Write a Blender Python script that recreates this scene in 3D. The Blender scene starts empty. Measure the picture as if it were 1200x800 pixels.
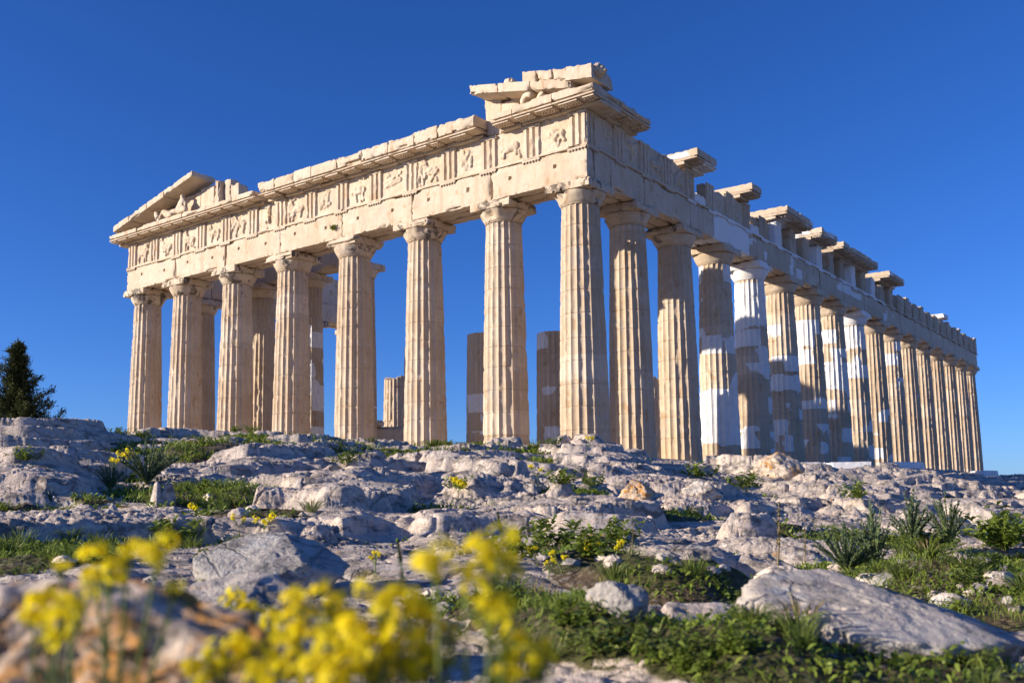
import bpy, bmesh, math, random
import numpy as np
from mathutils import Vector, Matrix, Euler
R = math.radians
scene = bpy.context.scene
col = scene.collection

# ------------------------------------------------------------------ camera
CAM = np.array([18.3104, -30.6628, -1.7619]); YAW, PIT, ROL = .6733, .1072, -.0082
F_PX, PPX, PPY = 1140.5, 541.68, 466.92
cd = bpy.data.cameras.new('camera'); co = bpy.data.objects.new('camera', cd); col.objects.link(co)
fwd = np.array([-math.sin(YAW)*math.cos(PIT), math.cos(YAW)*math.cos(PIT), math.sin(PIT)])
rgt = np.array([math.cos(YAW), math.sin(YAW), 0.0]); upv = np.cross(rgt, fwd)
rgt, upv = rgt*math.cos(ROL)+upv*math.sin(ROL), upv*math.cos(ROL)-rgt*math.sin(ROL)
M4 = Matrix.Identity(4)
for i in range(3):
    M4[i][0], M4[i][1], M4[i][2], M4[i][3] = rgt[i], upv[i], -fwd[i], CAM[i]
co.matrix_world = M4
cd.sensor_width = 36; cd.lens = F_PX/1200*36
cd.shift_x = (600-PPX)/1200; cd.shift_y = (PPY-400)/1200
cd.clip_start = .02; cd.clip_end = 40000
cd.dof.use_dof = True; cd.dof.focus_distance = 15.0; cd.dof.aperture_fstop = 5.0
scene.camera = co
# ------------------------------------------------------------------ sky, sun, exposure
SUN_AZ, SUN_EL = R(40), R(17.4)          # azimuth from -Y towards -X
w = bpy.data.worlds.new('World'); scene.world = w; w.use_nodes = True
nt = w.node_tree; nt.nodes.clear()
sky = nt.nodes.new('ShaderNodeTexSky'); sky.sky_type = 'NISHITA'; sky.sun_disc = False
sky.sun_elevation = SUN_EL; sky.sun_rotation = R(180)+SUN_AZ
sky.altitude = 150; sky.air_density = .8; sky.dust_density = 0.45; sky.ozone_density = 4.0
hs = nt.nodes.new('ShaderNodeHueSaturation'); hs.inputs['Saturation'].default_value = 1.15
mul = nt.nodes.new('ShaderNodeMix'); mul.data_type = 'RGBA'; mul.blend_type = 'MULTIPLY'; mul.inputs[0].default_value = 1; mul.inputs[7].default_value = (.58, .76, 1.20, 1)
bg = nt.nodes.new('ShaderNodeBackground'); bg.inputs[1].default_value = .092
wo = nt.nodes.new('ShaderNodeOutputWorld')
nt.links.new(sky.outputs[0], hs.inputs['Color']); nt.links.new(hs.outputs[0], mul.inputs[6]); nt.links.new(mul.outputs[2], bg.inputs[0]); nt.links.new(bg.outputs[0], wo.inputs[0])
sl = bpy.data.lights.new('sun', 'SUN'); sl.energy = 5.0; sl.angle = R(.53); sl.color = (1, .88, .73)
so = bpy.data.objects.new('sun', sl); col.objects.link(so)
sdir = Vector((-math.cos(SUN_EL)*math.sin(SUN_AZ), -math.cos(SUN_EL)*math.cos(SUN_AZ), math.sin(SUN_EL)))
so.rotation_euler = sdir.to_track_quat('Z', 'Y').to_euler()
scene.view_settings.view_transform = 'Standard'; scene.view_settings.look = 'None'
scene.view_settings.gamma = 1; scene.view_settings.exposure = .6
scene.render.engine = 'CYCLES'

def unproj(u, v, depth):
    return CAM + depth*(fwd + (u-PPX)/F_PX*rgt - (v-PPY)/F_PX*upv)
def project(P):
    q = np.asarray(P, float)-CAM; z = q@fwd
    return PPX+F_PX*(q@rgt)/z, PPY-F_PX*(q@upv)/z, z

# ------------------------------------------------------------------ noise
def _h(ix, iy, iz, seed):
    with np.errstate(over='ignore'):
        h = (ix.astype(np.int64).astype(np.uint32)*np.uint32(374761393) + iy.astype(np.int64).astype(np.uint32)*np.uint32(668265263)
             + iz.astype(np.int64).astype(np.uint32)*np.uint32(3266489917) + np.uint32((seed*1274126177+97) & 0xffffffff))
        h = (h ^ (h >> np.uint32(13)))*np.uint32(1274126177); h = (h ^ (h >> np.uint32(15)))*np.uint32(2246822519)
    return h ^ (h >> np.uint32(16))
_ang = np.arange(256)/256*2*np.pi; _gx, _gy = np.cos(_ang), np.sin(_ang)
def n2(x, y, seed=0):
    """2-D gradient noise, about -1..1"""
    x0 = np.floor(x); y0 = np.floor(y); fx = x-x0; fy = y-y0
    z = np.zeros_like(x0)
    def g(dx, dy):
        k = _h(x0+dx, y0+dy, z, seed) & np.uint32(255)
        return _gx[k]*(fx-dx)+_gy[k]*(fy-dy)
    ux = fx*fx*fx*(fx*(fx*6-15)+10); uy = fy*fy*fy*(fy*(fy*6-15)+10)
    a = g(0, 0); b = g(1, 0); c = g(0, 1); d = g(1, 1)
    return 1.5*((a+(b-a)*ux)*(1-uy)+(c+(d-c)*ux)*uy)
_rg = np.random.default_rng(5); _g3 = _rg.normal(size=(256, 3)); _g3 /= np.linalg.norm(_g3, axis=1)[:, None]
def n3(P, seed=0):
    P = np.asarray(P, float); i0 = np.floor(P); f = P-i0
    u = f*f*f*(f*(f*6-15)+10); out = 0
    for dx in (0, 1):
        wx = u[..., 0] if dx else 1-u[..., 0]
        for dy in (0, 1):
            wy = u[..., 1] if dy else 1-u[..., 1]
            for dz in (0, 1):
                wz = u[..., 2] if dz else 1-u[..., 2]
                k = _h(i0[..., 0]+dx, i0[..., 1]+dy, i0[..., 2]+dz, seed) & np.uint32(255)
                out = out + wx*wy*wz*((f-np.array([dx, dy, dz]))*_g3[k]).sum(-1)
    return 1.5*out
def fbm3(P, oct=3, seed=0):
    P = np.asarray(P, float); s = 0; a = 1
    for o in range(oct): s = s+a*n3(P*(2**o), seed+o*7); a *= .5
    return s
def worley2(x, y, seed=0):
    x0 = np.floor(x); y0 = np.floor(y); f1 = np.full(x.shape, 9.); f2 = np.full(x.shape, 9.); z = np.zeros_like(x0)
    idv = np.zeros(x.shape)
    for dx in (-1, 0, 1):
        for dy in (-1, 0, 1):
            h = _h(x0+dx, y0+dy, z, seed)
            px = x0+dx+(h & np.uint32(1023))/1023.; py = y0+dy+((h >> np.uint32(10)) & np.uint32(1023))/1023.
            d = np.hypot(x-px, y-py); m = d < f1
            f2 = np.where(m, f1, np.minimum(f2, d)); idv = np.where(m, ((h >> np.uint32(20)) & np.uint32(255))/255., idv); f1 = np.where(m, d, f1)
    return f1, f2, idv
def sstep(a, b, x):
    t = np.clip((x-a)/(b-a), 0, 1); return t*t*(3-2*t)

# ------------------------------------------------------------------ object helpers
def link(o, parent=None):
    col.objects.link(o)
    if parent is not None: o.parent = parent
    return o
def tag(o, label=None, cat=None, group=None, kind=None):
    if label: o['label'] = label
    if cat: o['category'] = cat
    if group: o['group'] = group
    if kind: o['kind'] = kind
    return o
def thing(name, loc, label, cat, group=None, rotz=0):
    o = bpy.data.objects.new(name, None); o.empty_display_size = .2
    o.location = loc; o.rotation_euler = (0, 0, rotz); link(o); return tag(o, label, cat, group)
def npmesh(name, V, Fq, mat, parent=None, smooth=True, sharp=None, loc=None, attrs=None):
    """V (n,3), Fq (m,4) quads (or (m,3))"""
    V = np.ascontiguousarray(V, np.float32); Fq = np.ascontiguousarray(Fq, np.int32)
    me = bpy.data.meshes.new(name); k = Fq.shape[1]
    me.vertices.add(len(V)); me.vertices.foreach_set('co', V.ravel())
    me.loops.add(Fq.size); me.loops.foreach_set('vertex_index', Fq.ravel())
    me.polygons.add(len(Fq)); me.polygons.foreach_set('loop_start', np.arange(0, Fq.size, k, dtype=np.int32))
    me.polygons.foreach_set('loop_total', np.full(len(Fq), k, np.int32))
    me.polygons.foreach_set('use_smooth', np.full(len(Fq), bool(smooth)))
    if attrs:
        for an, av in attrs.items():
            a = me.attributes.new(an, 'FLOAT', 'POINT'); a.data.foreach_set('value', np.ascontiguousarray(av, np.float32))
    me.update(calc_edges=True); me.validate()
    if sharp: me.set_sharp_from_angle(angle=R(sharp))
    me.materials.append(mat)
    o = bpy.data.objects.new(name, me)
    if loc is not None: o.location = loc
    return link(o, parent)
class Geo:
    """collects grids into one mesh"""
    def __init__(s): s.V = []; s.F = []; s.n = 0
    def add(s, V, F): s.V.append(np.asarray(V, float)); s.F.append(np.asarray(F, int)+s.n); s.n += len(V)
    def grid(s, P, close_u=False, flip=False):
        """P (a,b,3) grid"""
        a, b = P.shape[:2]; idx = np.arange(a*b).reshape(a, b)
        if close_u: idx = np.vstack([idx, idx[:1]])
        q = np.stack([idx[:-1, :-1], idx[1:, :-1], idx[1:, 1:], idx[:-1, 1:]], -1).reshape(-1, 4)
        if flip: q = q[:, ::-1]
        s.add(P.reshape(-1, 3), q)
    def tube(s, pts, rad, n=6):
        pts = np.asarray(pts, float); rad = np.broadcast_to(np.asarray(rad, float), (len(pts),))
        T = np.gradient(pts, axis=0); T /= np.linalg.norm(T, axis=1)[:, None]+1e-9
        ref = np.array([.13, .31, .94]) if abs(T[:, 2]).mean() < .8 else np.array([1., .1, .05])
        A = np.cross(T, ref); A /= np.linalg.norm(A, axis=1)[:, None]+1e-9; B = np.cross(T, A)
        an = np.arange(n)/n*2*np.pi
        P = pts[None]+rad[None, :, None]*(np.cos(an)[:, None, None]*A[None]+np.sin(an)[:, None, None]*B[None])
        s.grid(P, close_u=True)
    def box(s, x0, x1, y0, y1, z0, z1, res=.3, amp=.0, chip=0., seed=0, holes=()):
        """stone block: six face grids, edges chipped by noise; holes = (x,z,r) drilled in the y0 face, or (y,z,r) in x1 face"""
        lo = np.array([x0, y0, z0], float); hi = np.array([x1, y1, z1], float); L = hi-lo
        for ax in range(3):
            a, b = [k for k in range(3) if k != ax]
            na = max(2, int(round(L[a]/res))+1); nb = max(2, int(round(L[b]/res))+1)
            ga, gb = np.meshgrid(np.linspace(lo[a], hi[a], na), np.linspace(lo[b], hi[b], nb), indexing='ij')
            for side in (0, 1):
                P = np.zeros(ga.shape+(3,)); P[..., a] = ga; P[..., b] = gb; P[..., ax] = (lo, hi)[side][ax]
                flip = (side == 0) ^ (ax == 1)
                P = erode(P, lo, hi, amp, chip, seed)
                for (h1, h2, r, fax, fside) in holes:
                    if fax == ax and fside == side:
                        o1, o2 = (0, 2) if ax == 1 else (1, 2)
                        m = np.maximum(abs(P[..., o1]-h1), abs(P[..., o2]-h2)) < r
                        P[..., ax] += np.where(m, (.22 if side == 0 else -.22), 0)
                s.grid(P, flip=flip)
    def make(s, name, mat, parent=None, smooth=True, sharp=None, origin=None, attrs=None):
        V = np.vstack(s.V); F = np.vstack(s.F)
        if origin is not None: V = V-np.asarray(origin)
        return npmesh(name, V, F, mat, parent, smooth, sharp, origin, attrs)
def erode(P, lo, hi, amp, chip, seed):
    if amp == 0 and chip == 0: return P
    c = (lo+hi)/2; half = (hi-lo)/2
    sgn = np.where(P >= c, 1., -1.); dist = np.minimum(P-lo, hi-P)
    r = np.minimum(.10, half*.6); near = np.exp(-(dist/np.maximum(r, 1e-4))**2)
    srt = np.sort(near, axis=-1); edge = srt[..., 1]
    nz = n3(P*1.7+seed*3.1, seed); nf = n3(P*6+seed, seed+3)
    big = np.clip(n3(P*.9+seed*1.7, seed+5)-.18, 0, 1)*2.0
    am = amp*(.55+.5*nz+.35*nf) + chip*edge*(big+np.clip(nf-.1, 0, 1)*.7+.06)
    return P - sgn*near*am[..., None]
# ------------------------------------------------------------------ materials
class NT:
    def __init__(s, name):
        s.m = bpy.data.materials.new(name); s.m.use_nodes = True; s.t = s.m.node_tree; s.t.nodes.clear()
        s.out = s.n('ShaderNodeOutputMaterial'); s.b = s.n('ShaderNodeBsdfPrincipled'); s.l(s.b.outputs[0], s.out.inputs[0])
        tc = s.n('ShaderNodeTexCoord'); s.obj = tc.outputs['Object']
    def n(s, ty, **kw):
        o = s.t.nodes.new(ty)
        for k, v in kw.items(): setattr(o, k, v)
        return o
    def l(s, a, b): s.t.links.new(a, b)
    def put(s, sock, v):
        if hasattr(v, 'links') or isinstance(v, bpy.types.NodeSocket): s.l(v, sock)
        elif isinstance(v, (tuple, list)) and len(v) == 3 and len(getattr(sock, 'default_value', (0,)*4)) == 4: sock.default_value = (*v, 1)
        else: sock.default_value = v
    def noise(s, vec, scale, detail=4, rough=.55, dist=0):
        o = s.n('ShaderNodeTexNoise'); s.put(o.inputs['Vector'], vec); o.inputs['Scale'].default_value = scale
        o.inputs['Detail'].default_value = detail; o.inputs['Roughness'].default_value = rough; o.inputs['Distortion'].default_value = dist
        return o.outputs['Fac']
    def voro(s, vec, scale, feature='F1', out='Distance', rnd=1):
        o = s.n('ShaderNodeTexVoronoi', feature=feature); s.put(o.inputs['Vector'], vec); o.inputs['Scale'].default_value = scale
        o.inputs['Randomness'].default_value = rnd
        return o.outputs[out]
    def map(s, vec, sc=(1, 1, 1), loc=(0, 0, 0)):
        o = s.n('ShaderNodeMapping'); s.put(o.inputs['Vector'], vec); o.inputs['Scale'].default_value = sc; s.put(o.inputs['Location'], loc); return o.outputs[0]
    def math(s, op, a, b=0., clamp=False):
        o = s.n('ShaderNodeMath', operation=op, use_clamp=clamp); s.put(o.inputs[0], a); s.put(o.inputs[1], b); return o.outputs[0]
    def ramp(s, v, a, b, lo=0., hi=1.):
        o = s.n('ShaderNodeMapRange', interpolation_type='SMOOTHSTEP'); s.put(o.inputs[0], v); o.inputs[1].default_value = a; o.inputs[2].default_value = b
        o.inputs[3].default_value = lo; o.inputs[4].default_value = hi; return o.outputs[0]
    def mix(s, f, a, b, mode='MIX'):
        o = s.n('ShaderNodeMix', data_type='RGBA', blend_type=mode); s.put(o.inputs[0], f); s.put(o.inputs[6], a); s.put(o.inputs[7], b); return o.outputs[2]
    def attr(s, name, ty='GEOMETRY'):
        o = s.n('ShaderNodeAttribute', attribute_type=ty, attribute_name=name); return o.outputs['Fac']
    def rnd(s): return s.n('ShaderNodeObjectInfo').outputs['Random']
    def xyz(s, v):
        o = s.n('ShaderNodeSeparateXYZ'); s.put(o.inputs[0], v); return o.outputs
    def bump(s, h, dist, strength=1., prev=None):
        o = s.n('ShaderNodeBump'); s.put(o.inputs['Height'], h); o.inputs['Distance'].default_value = dist; o.inputs['Strength'].default_value = strength
        if prev is not None: s.l(prev, o.inputs['Normal'])
        return o.outputs[0]
    def done(s, color, rough=.8, normal=None, spec=.25):
        s.put(s.b.inputs['Base Color'], color); s.put(s.b.inputs['Roughness'], rough); s.b.inputs['Specular IOR Level'].default_value = spec
        if normal is not None: s.l(normal, s.b.inputs['Normal'])
        return s.m

def marble(name, newm=False, base=(.62, .515, .39), alt=(.55, .435, .305), grey=(.44, .395, .345), newc=(.77, .755, .73), patchy=False, soot=True):
    t = NT(name); geo = t.n('ShaderNodeNewGeometry').outputs['Position']
    off = t.math('MULTIPLY', t.rnd(), 40.)
    cmb = t.n('ShaderNodeCombineXYZ'); t.put(cmb.inputs[0], off); t.put(cmb.inputs[1], off)
    v = t.map(geo, (1, 1, 1), cmb.outputs[0])
    c = t.mix(t.ramp(t.noise(v, .45, 5, .6), .38, .66), base, alt)
    streak = t.noise(t.map(v, (3.2, 3.2, .22)), 1., 5, .6)
    c = t.mix(t.ramp(streak, .50, .74, 0, .1 if newm else .55), c, (.38, .27, .17))
    c = t.mix(t.ramp(t.noise(v, 1.3, 6, .65), .52, .72, 0, .7), c, grey)
    pale = t.ramp(t.noise(v, 2.6, 4, .6, .4), .56, .70, 0, .55)
    c = t.mix(pale, c, (.86, .85, .84) if newm else (.71, .62, .49))
    if not newm: c = t.mix(t.ramp(t.noise(t.map(v, (1, 1, 1), (3, 3, 8)), 4.5, 6, .7, .5), .54, .66, 0, .45), c, (.43, .30, .18))
    # orange-brown patina blotches and dark crust
    c = t.mix(t.ramp(t.noise(t.map(v, (1, 1, .6), (7, 3, 1)), 2.1, 5, .6, .6), .585, .68, 0, .1 if newm else .62), c, (.40, .235, .105))
    if soot:
        so = t.math('ADD', t.attr('soot', 'OBJECT'), t.ramp(t.xyz(t.obj)[2], 7.2, 9.5, 0, .42) if patchy else 0.)
        sn = t.noise(t.map(v, (1, 1, .8), (3, 9, 4)), 2.4, 5, .62, .5)
        thr = t.math('SUBTRACT', .80, t.math('MULTIPLY', so, .27))
        m = t.ramp(t.math('SUBTRACT', sn, thr), -.02, .05, 0, .88)
        c = t.mix(m, c, (.075, .065, .055))
    pits = t.ramp(t.noise(v, 17, 3, .7), .64, .74)
    c = t.mix(t.math('MULTIPLY', pits, .5), c, (.20, .145, .10))
    # tone per block
    c = t.mix(t.math('MULTIPLY', t.rnd(), .05 if newm else .22), c, (.43, .31, .20))
    if patchy:
        z = t.xyz(t.obj)[2]
        dn = t.n('ShaderNodeTexWhiteNoise', noise_dimensions='2D'); cx = t.n('ShaderNodeCombineXYZ'); t.put(cx.inputs[0], t.math('FLOOR', t.math('MULTIPLY', z, 1.07))); t.put(cx.inputs[1], t.rnd()); t.l(cx.outputs[0], dn.inputs['Vector'])
        c = t.mix(t.math('MULTIPLY', dn.outputs[0], .24), c, (.40, .285, .18)); c = t.mix(t.ramp(dn.outputs[0], .8, .95, .3, 0) if False else t.ramp(dn.outputs[0], .1, .0, 0, .35), c, (.70, .60, .47))
        edge = t.math('MULTIPLY', t.math('SUBTRACT', t.noise(t.map(v, (1, 1, 1)), 1.6, 4, .6), .5), .8)
        wv2 = t.n('ShaderNodeMix', data_type='VECTOR'); wv2.inputs[0].default_value = .16; tn = t.n('ShaderNodeTexNoise'); t.put(tn.inputs['Vector'], v); tn.inputs['Scale'].default_value = 2.6; tn.inputs['Detail'].default_value = 6
        t.put(wv2.inputs[4], v); t.l(tn.outputs['Color'], wv2.inputs[5])
        wx_ = t.xyz(wv2.outputs[1]); cz = t.n('ShaderNodeCombineXYZ'); t.l(wx_[0], cz.inputs[0]); t.l(wx_[1], cz.inputs[1]); t.put(cz.inputs[2], t.math('ADD', t.math('MULTIPLY', t.math('FLOOR', t.math('MULTIPLY', z, 1.15)), 2.31), t.math('MULTIPLY', wx_[2], .55)))
        vc = t.n('ShaderNodeTexVoronoi', distance='CHEBYCHEV'); t.put(vc.inputs['Vector'], cz.outputs[0]); vc.inputs['Scale'].default_value = .95; vc.inputs['Randomness'].default_value = .85
        m1 = t.math('LESS_THAN', t.xyz(vc.outputs['Color'])[0], t.math('MULTIPLY', t.attr('patch', 'OBJECT'), .78))
        zz = t.math('ADD', z, edge)
        m2 = t.math('MULTIPLY', t.math('GREATER_THAN', zz, t.attr('band_lo', 'OBJECT')), t.math('LESS_THAN', zz, t.attr('band_hi', 'OBJECT')))
        m = t.math('MAXIMUM', m1, m2)
        nw = t.mix(t.ramp(t.noise(v, 3, 4), .4, .7), newc, (.71, .69, .66))
        c = t.mix(m, c, nw)
    b1 = t.bump(t.noise(v, 7, 6, .65), .020, .5)
    b2 = t.bump(t.math('ADD', t.noise(v, 38, 4, .6), t.math('MULTIPLY', pits, -.6)), .005, .6, b1)
    return t.done(c, t.ramp(t.noise(v, 3), .3, .7, .62, .85), b2)
M_OLD = marble('weathered_marble')
M_COL = marble('weathered_column_marble', base=(.60, .49, .365), alt=(.51, .385, .255), patchy=True)
M_NEW = marble('new_marble', newm=True, base=(.84, .83, .82), alt=(.80, .79, .775), grey=(.76, .75, .74), soot=False)
M_MIXED = marble('repaired_marble', patchy=True)

def rock_mat(name, terrain=True, lichen=0., tint=(1, 1, 1)):
    t = NT(name); v = t.obj if not terrain else t.n('ShaderNodeNewGeometry').outputs['Position']
    if not terrain:
        off = t.math('MULTIPLY', t.rnd(), 30.); cmb = t.n('ShaderNodeCombineXYZ'); t.put(cmb.inputs[0], off); t.put(cmb.inputs[2], off)
        v = t.map(v, (1, 1, 1), cmb.outputs[0])
    k = lambda c: tuple(a*b for a, b in zip(c, tint))
    c = t.mix(t.ramp(t.noise(v, .5, 4, .6, .5), .36, .64), k((.70, .565, .45)), k((.55, .465, .39)))
    c = t.mix(t.ramp(t.noise(v, 1.9, 6, .65, .6), .48, .70, 0, .75), c, k((.71, .60, .50)))
    c = t.mix(t.ramp(t.noise(t.map(v, (1, 1, 2.2), (4, 4, 4)), 3.1, 7, .72, .25), .485, .62, 0, .85), c, k((.17, .148, .13)))
    c = t.mix(t.ramp(t.noise(t.map(v, (1, 1, 1), (9, 1, 4)), 6.5, 6, .72, .4), .53, .66, 0, .65), c, k((.70, .65, .59)))
    dots = t.ramp(t.noise(v, 26, 5, .72), .57, .68)
    c = t.mix(t.math('MULTIPLY', dots, .75), c, k((.12, .11, .10)))
    wh = t.ramp(t.noise(t.map(v, (1, 1, 1), (1, 7, 2)), 33, 4, .65), .62, .70, 0, .6)
    c = t.mix(wh, c, k((.64, .60, .55)))
    wv = t.n('ShaderNodeMix', data_type='VECTOR'); wv.inputs[0].default_value = .28; t.put(wv.inputs[4], v); t.l(t.n('ShaderNodeTexNoise').outputs['Color'], wv.inputs[5])
    nzc = [n for n in t.t.nodes if n.type == 'TEX_NOISE'][-1]; t.put(nzc.inputs['Vector'], v); nzc.inputs['Scale'].default_value = 2.2; nzc.inputs['Detail'].default_value = 5
    wvo = t.map(wv.outputs[1], (1, 1, 1.6))
    cr1 = t.ramp(t.voro(wvo, 2.1, 'DISTANCE_TO_EDGE'), 0, .045, 1, 0); cr2 = t.ramp(t.voro(wvo, 6.5, 'DISTANCE_TO_EDGE'), 0, .05, 1, 0)
    crk = t.math('MAXIMUM', t.math('MULTIPLY', cr1, t.ramp(t.noise(v, .9, 3), .45, .6)), t.math('MULTIPLY', cr2, t.ramp(t.noise(v, 1.7, 3), .5, .62)))
    c = t.mix(t.math('MULTIPLY', crk, .42), c, k((.10, .085, .07)))
    li = t.ramp(t.noise(t.map(v, (1, 1, 1), (5, 2, 8)), 1.6, 6, .7, .4), .63-.17*lichen, .69-.15*lichen)
    li = t.math('MULTIPLY', li, t.ramp(t.noise(v, 14, 4, .7), .42, .6))
    c = t.mix(t.math('MULTIPLY', li, .85), c, (.56, .24, .025))
    if terrain:
        s = t.attr('soil'); peb = t.voro(v, 26, 'F1', 'Color')
        pd = t.voro(v, 26)
        pc = t.mix(t.xyz(peb)[0], (.20, .15, .11), (.46, .40, .35))
        soil = t.mix(t.ramp(pd, .28, .5), pc, (.12, .085, .055))
        soil = t.mix(t.ramp(t.noise(v, .9, 3), .40, .58), soil, t.mix(t.noise(v, 9, 5), (.085, .06, .035), (.19, .135, .085)))
        moss = t.ramp(t.noise(v, 1.7, 5, .7), .40, .62)
        soil = t.mix(t.math('MULTIPLY', moss, .75), soil, t.mix(t.noise(v, 30, 4), (.045, .065, .015), (.10, .11, .03)))
        sm = t.ramp(t.math('ADD', s, t.math('MULTIPLY', t.math('SUBTRACT', t.noise(v, 7, 5, .7), .5), .9)), .42, .6)
        c = t.mix(sm, c, soil)
    cr = t.voro(t.map(v, (1, 1, 1.7)), 2.3, 'DISTANCE_TO_EDGE')
    b0 = t.bump(t.noise(v, 4.5, 8, .7, .15), .06, .75)
    vn = t.math('ABSOLUTE', t.math('SUBTRACT', t.noise(t.map(v, (1, 1, 1.5), (2, 2, 2)), 9, 6, .7, .15), .5))
    b1 = t.bump(t.ramp(vn, 0, .07), .018, .55 if terrain else .0, b0)
    b2 = t.bump(t.noise(v, 45, 5, .7), .007, .8, b1)
    b2 = t.bump(t.math('SUBTRACT', 1., crk), .012, .7, b2)
    if terrain:
        b2 = t.bump(t.math('MULTIPLY', t.math('MULTIPLY', sm, t.math('SUBTRACT', 1., pd)), 1.), .018, .8, b2)
    return t.done(c, .88, b2, .15)
M_ROCK = rock_mat('limestone_bedrock')
M_BOULDER = rock_mat('limestone_boulder', False)
M_GREY = rock_mat('grey_limestone_boulder', False, 0, (.74, .80, .85))
M_PALE = rock_mat('pale_limestone_boulder', False, .25, (1.2, 1.22, 1.2))
M_ORANGE = rock_mat('orange_lichen_rock', False, 2.4)
M_LICHEN = rock_mat('lichen_limestone_boulder', False, 1.0, (1.1, 1.05, .95))

def leaf_mat(name, c1, c2, trans=.35, rough=.5):
    t = NT(name); g = t.n('ShaderNodeNewGeometry')
    rn = t.noise(g.outputs['Position'], 55, 2); ri = g.outputs['Random Per Island']
    c = t.mix(ri, c1, c2); c = t.mix(t.ramp(rn, .35, .65, 0, .35), c, tuple(a*.6 for a in c1))
    t.put(t.b.inputs['Base Color'], c); t.b.inputs['Roughness'].default_value = rough; t.b.inputs['Specular IOR Level'].default_value = .3
    tr = t.n('ShaderNodeBsdfTranslucent'); t.put(tr.inputs[0], c)
    mx = t.n('ShaderNodeMixShader'); mx.inputs[0].default_value = trans
    t.l(t.b.outputs[0], mx.inputs[1]); t.l(tr.outputs[0], mx.inputs[2]); t.l(mx.outputs[0], t.out.inputs[0])
    return t.m
M_HERB = leaf_mat('herb_leaf', (.12, .19, .025), (.32, .38, .06))
M_GRASS = leaf_mat('grass_blade', (.10, .16, .03), (.27, .31, .07))
M_DRY = leaf_mat('dry_grass', (.20, .15, .07), (.34, .27, .13), .2)
M_SAGE = leaf_mat('grey_green_leaf', (.10, .15, .08), (.19, .24, .14), .25)
M_STEM = leaf_mat('green_stem', (.14, .20, .05), (.24, .28, .09), .2)
M_YEL = leaf_mat('yellow_petal', (1.0, .84, .012), (1.0, .90, .06), .6)
M_TREE = leaf_mat('conifer_foliage', (.05, .068, .020), (.125, .13, .04), .2, .7)
M_WHITEBUD = leaf_mat('pale_bud', (.42, .40, .22), (.55, .50, .32), .25)
tb = NT('bark'); M_BARK = tb.done(tb.mix(tb.noise(tb.obj, 9, 5), (.07, .05, .035), (.18, .13, .09)), .9, tb.bump(tb.noise(tb.map(tb.obj, (1, 1, .2)), 22, 4), .03))
tp = NT('distant_plain'); M_PLAIN = tp.done(tp.mix(tp.noise(tp.obj, .002, 6), (.10, .11, .06), (.25, .22, .18)), .95)
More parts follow.
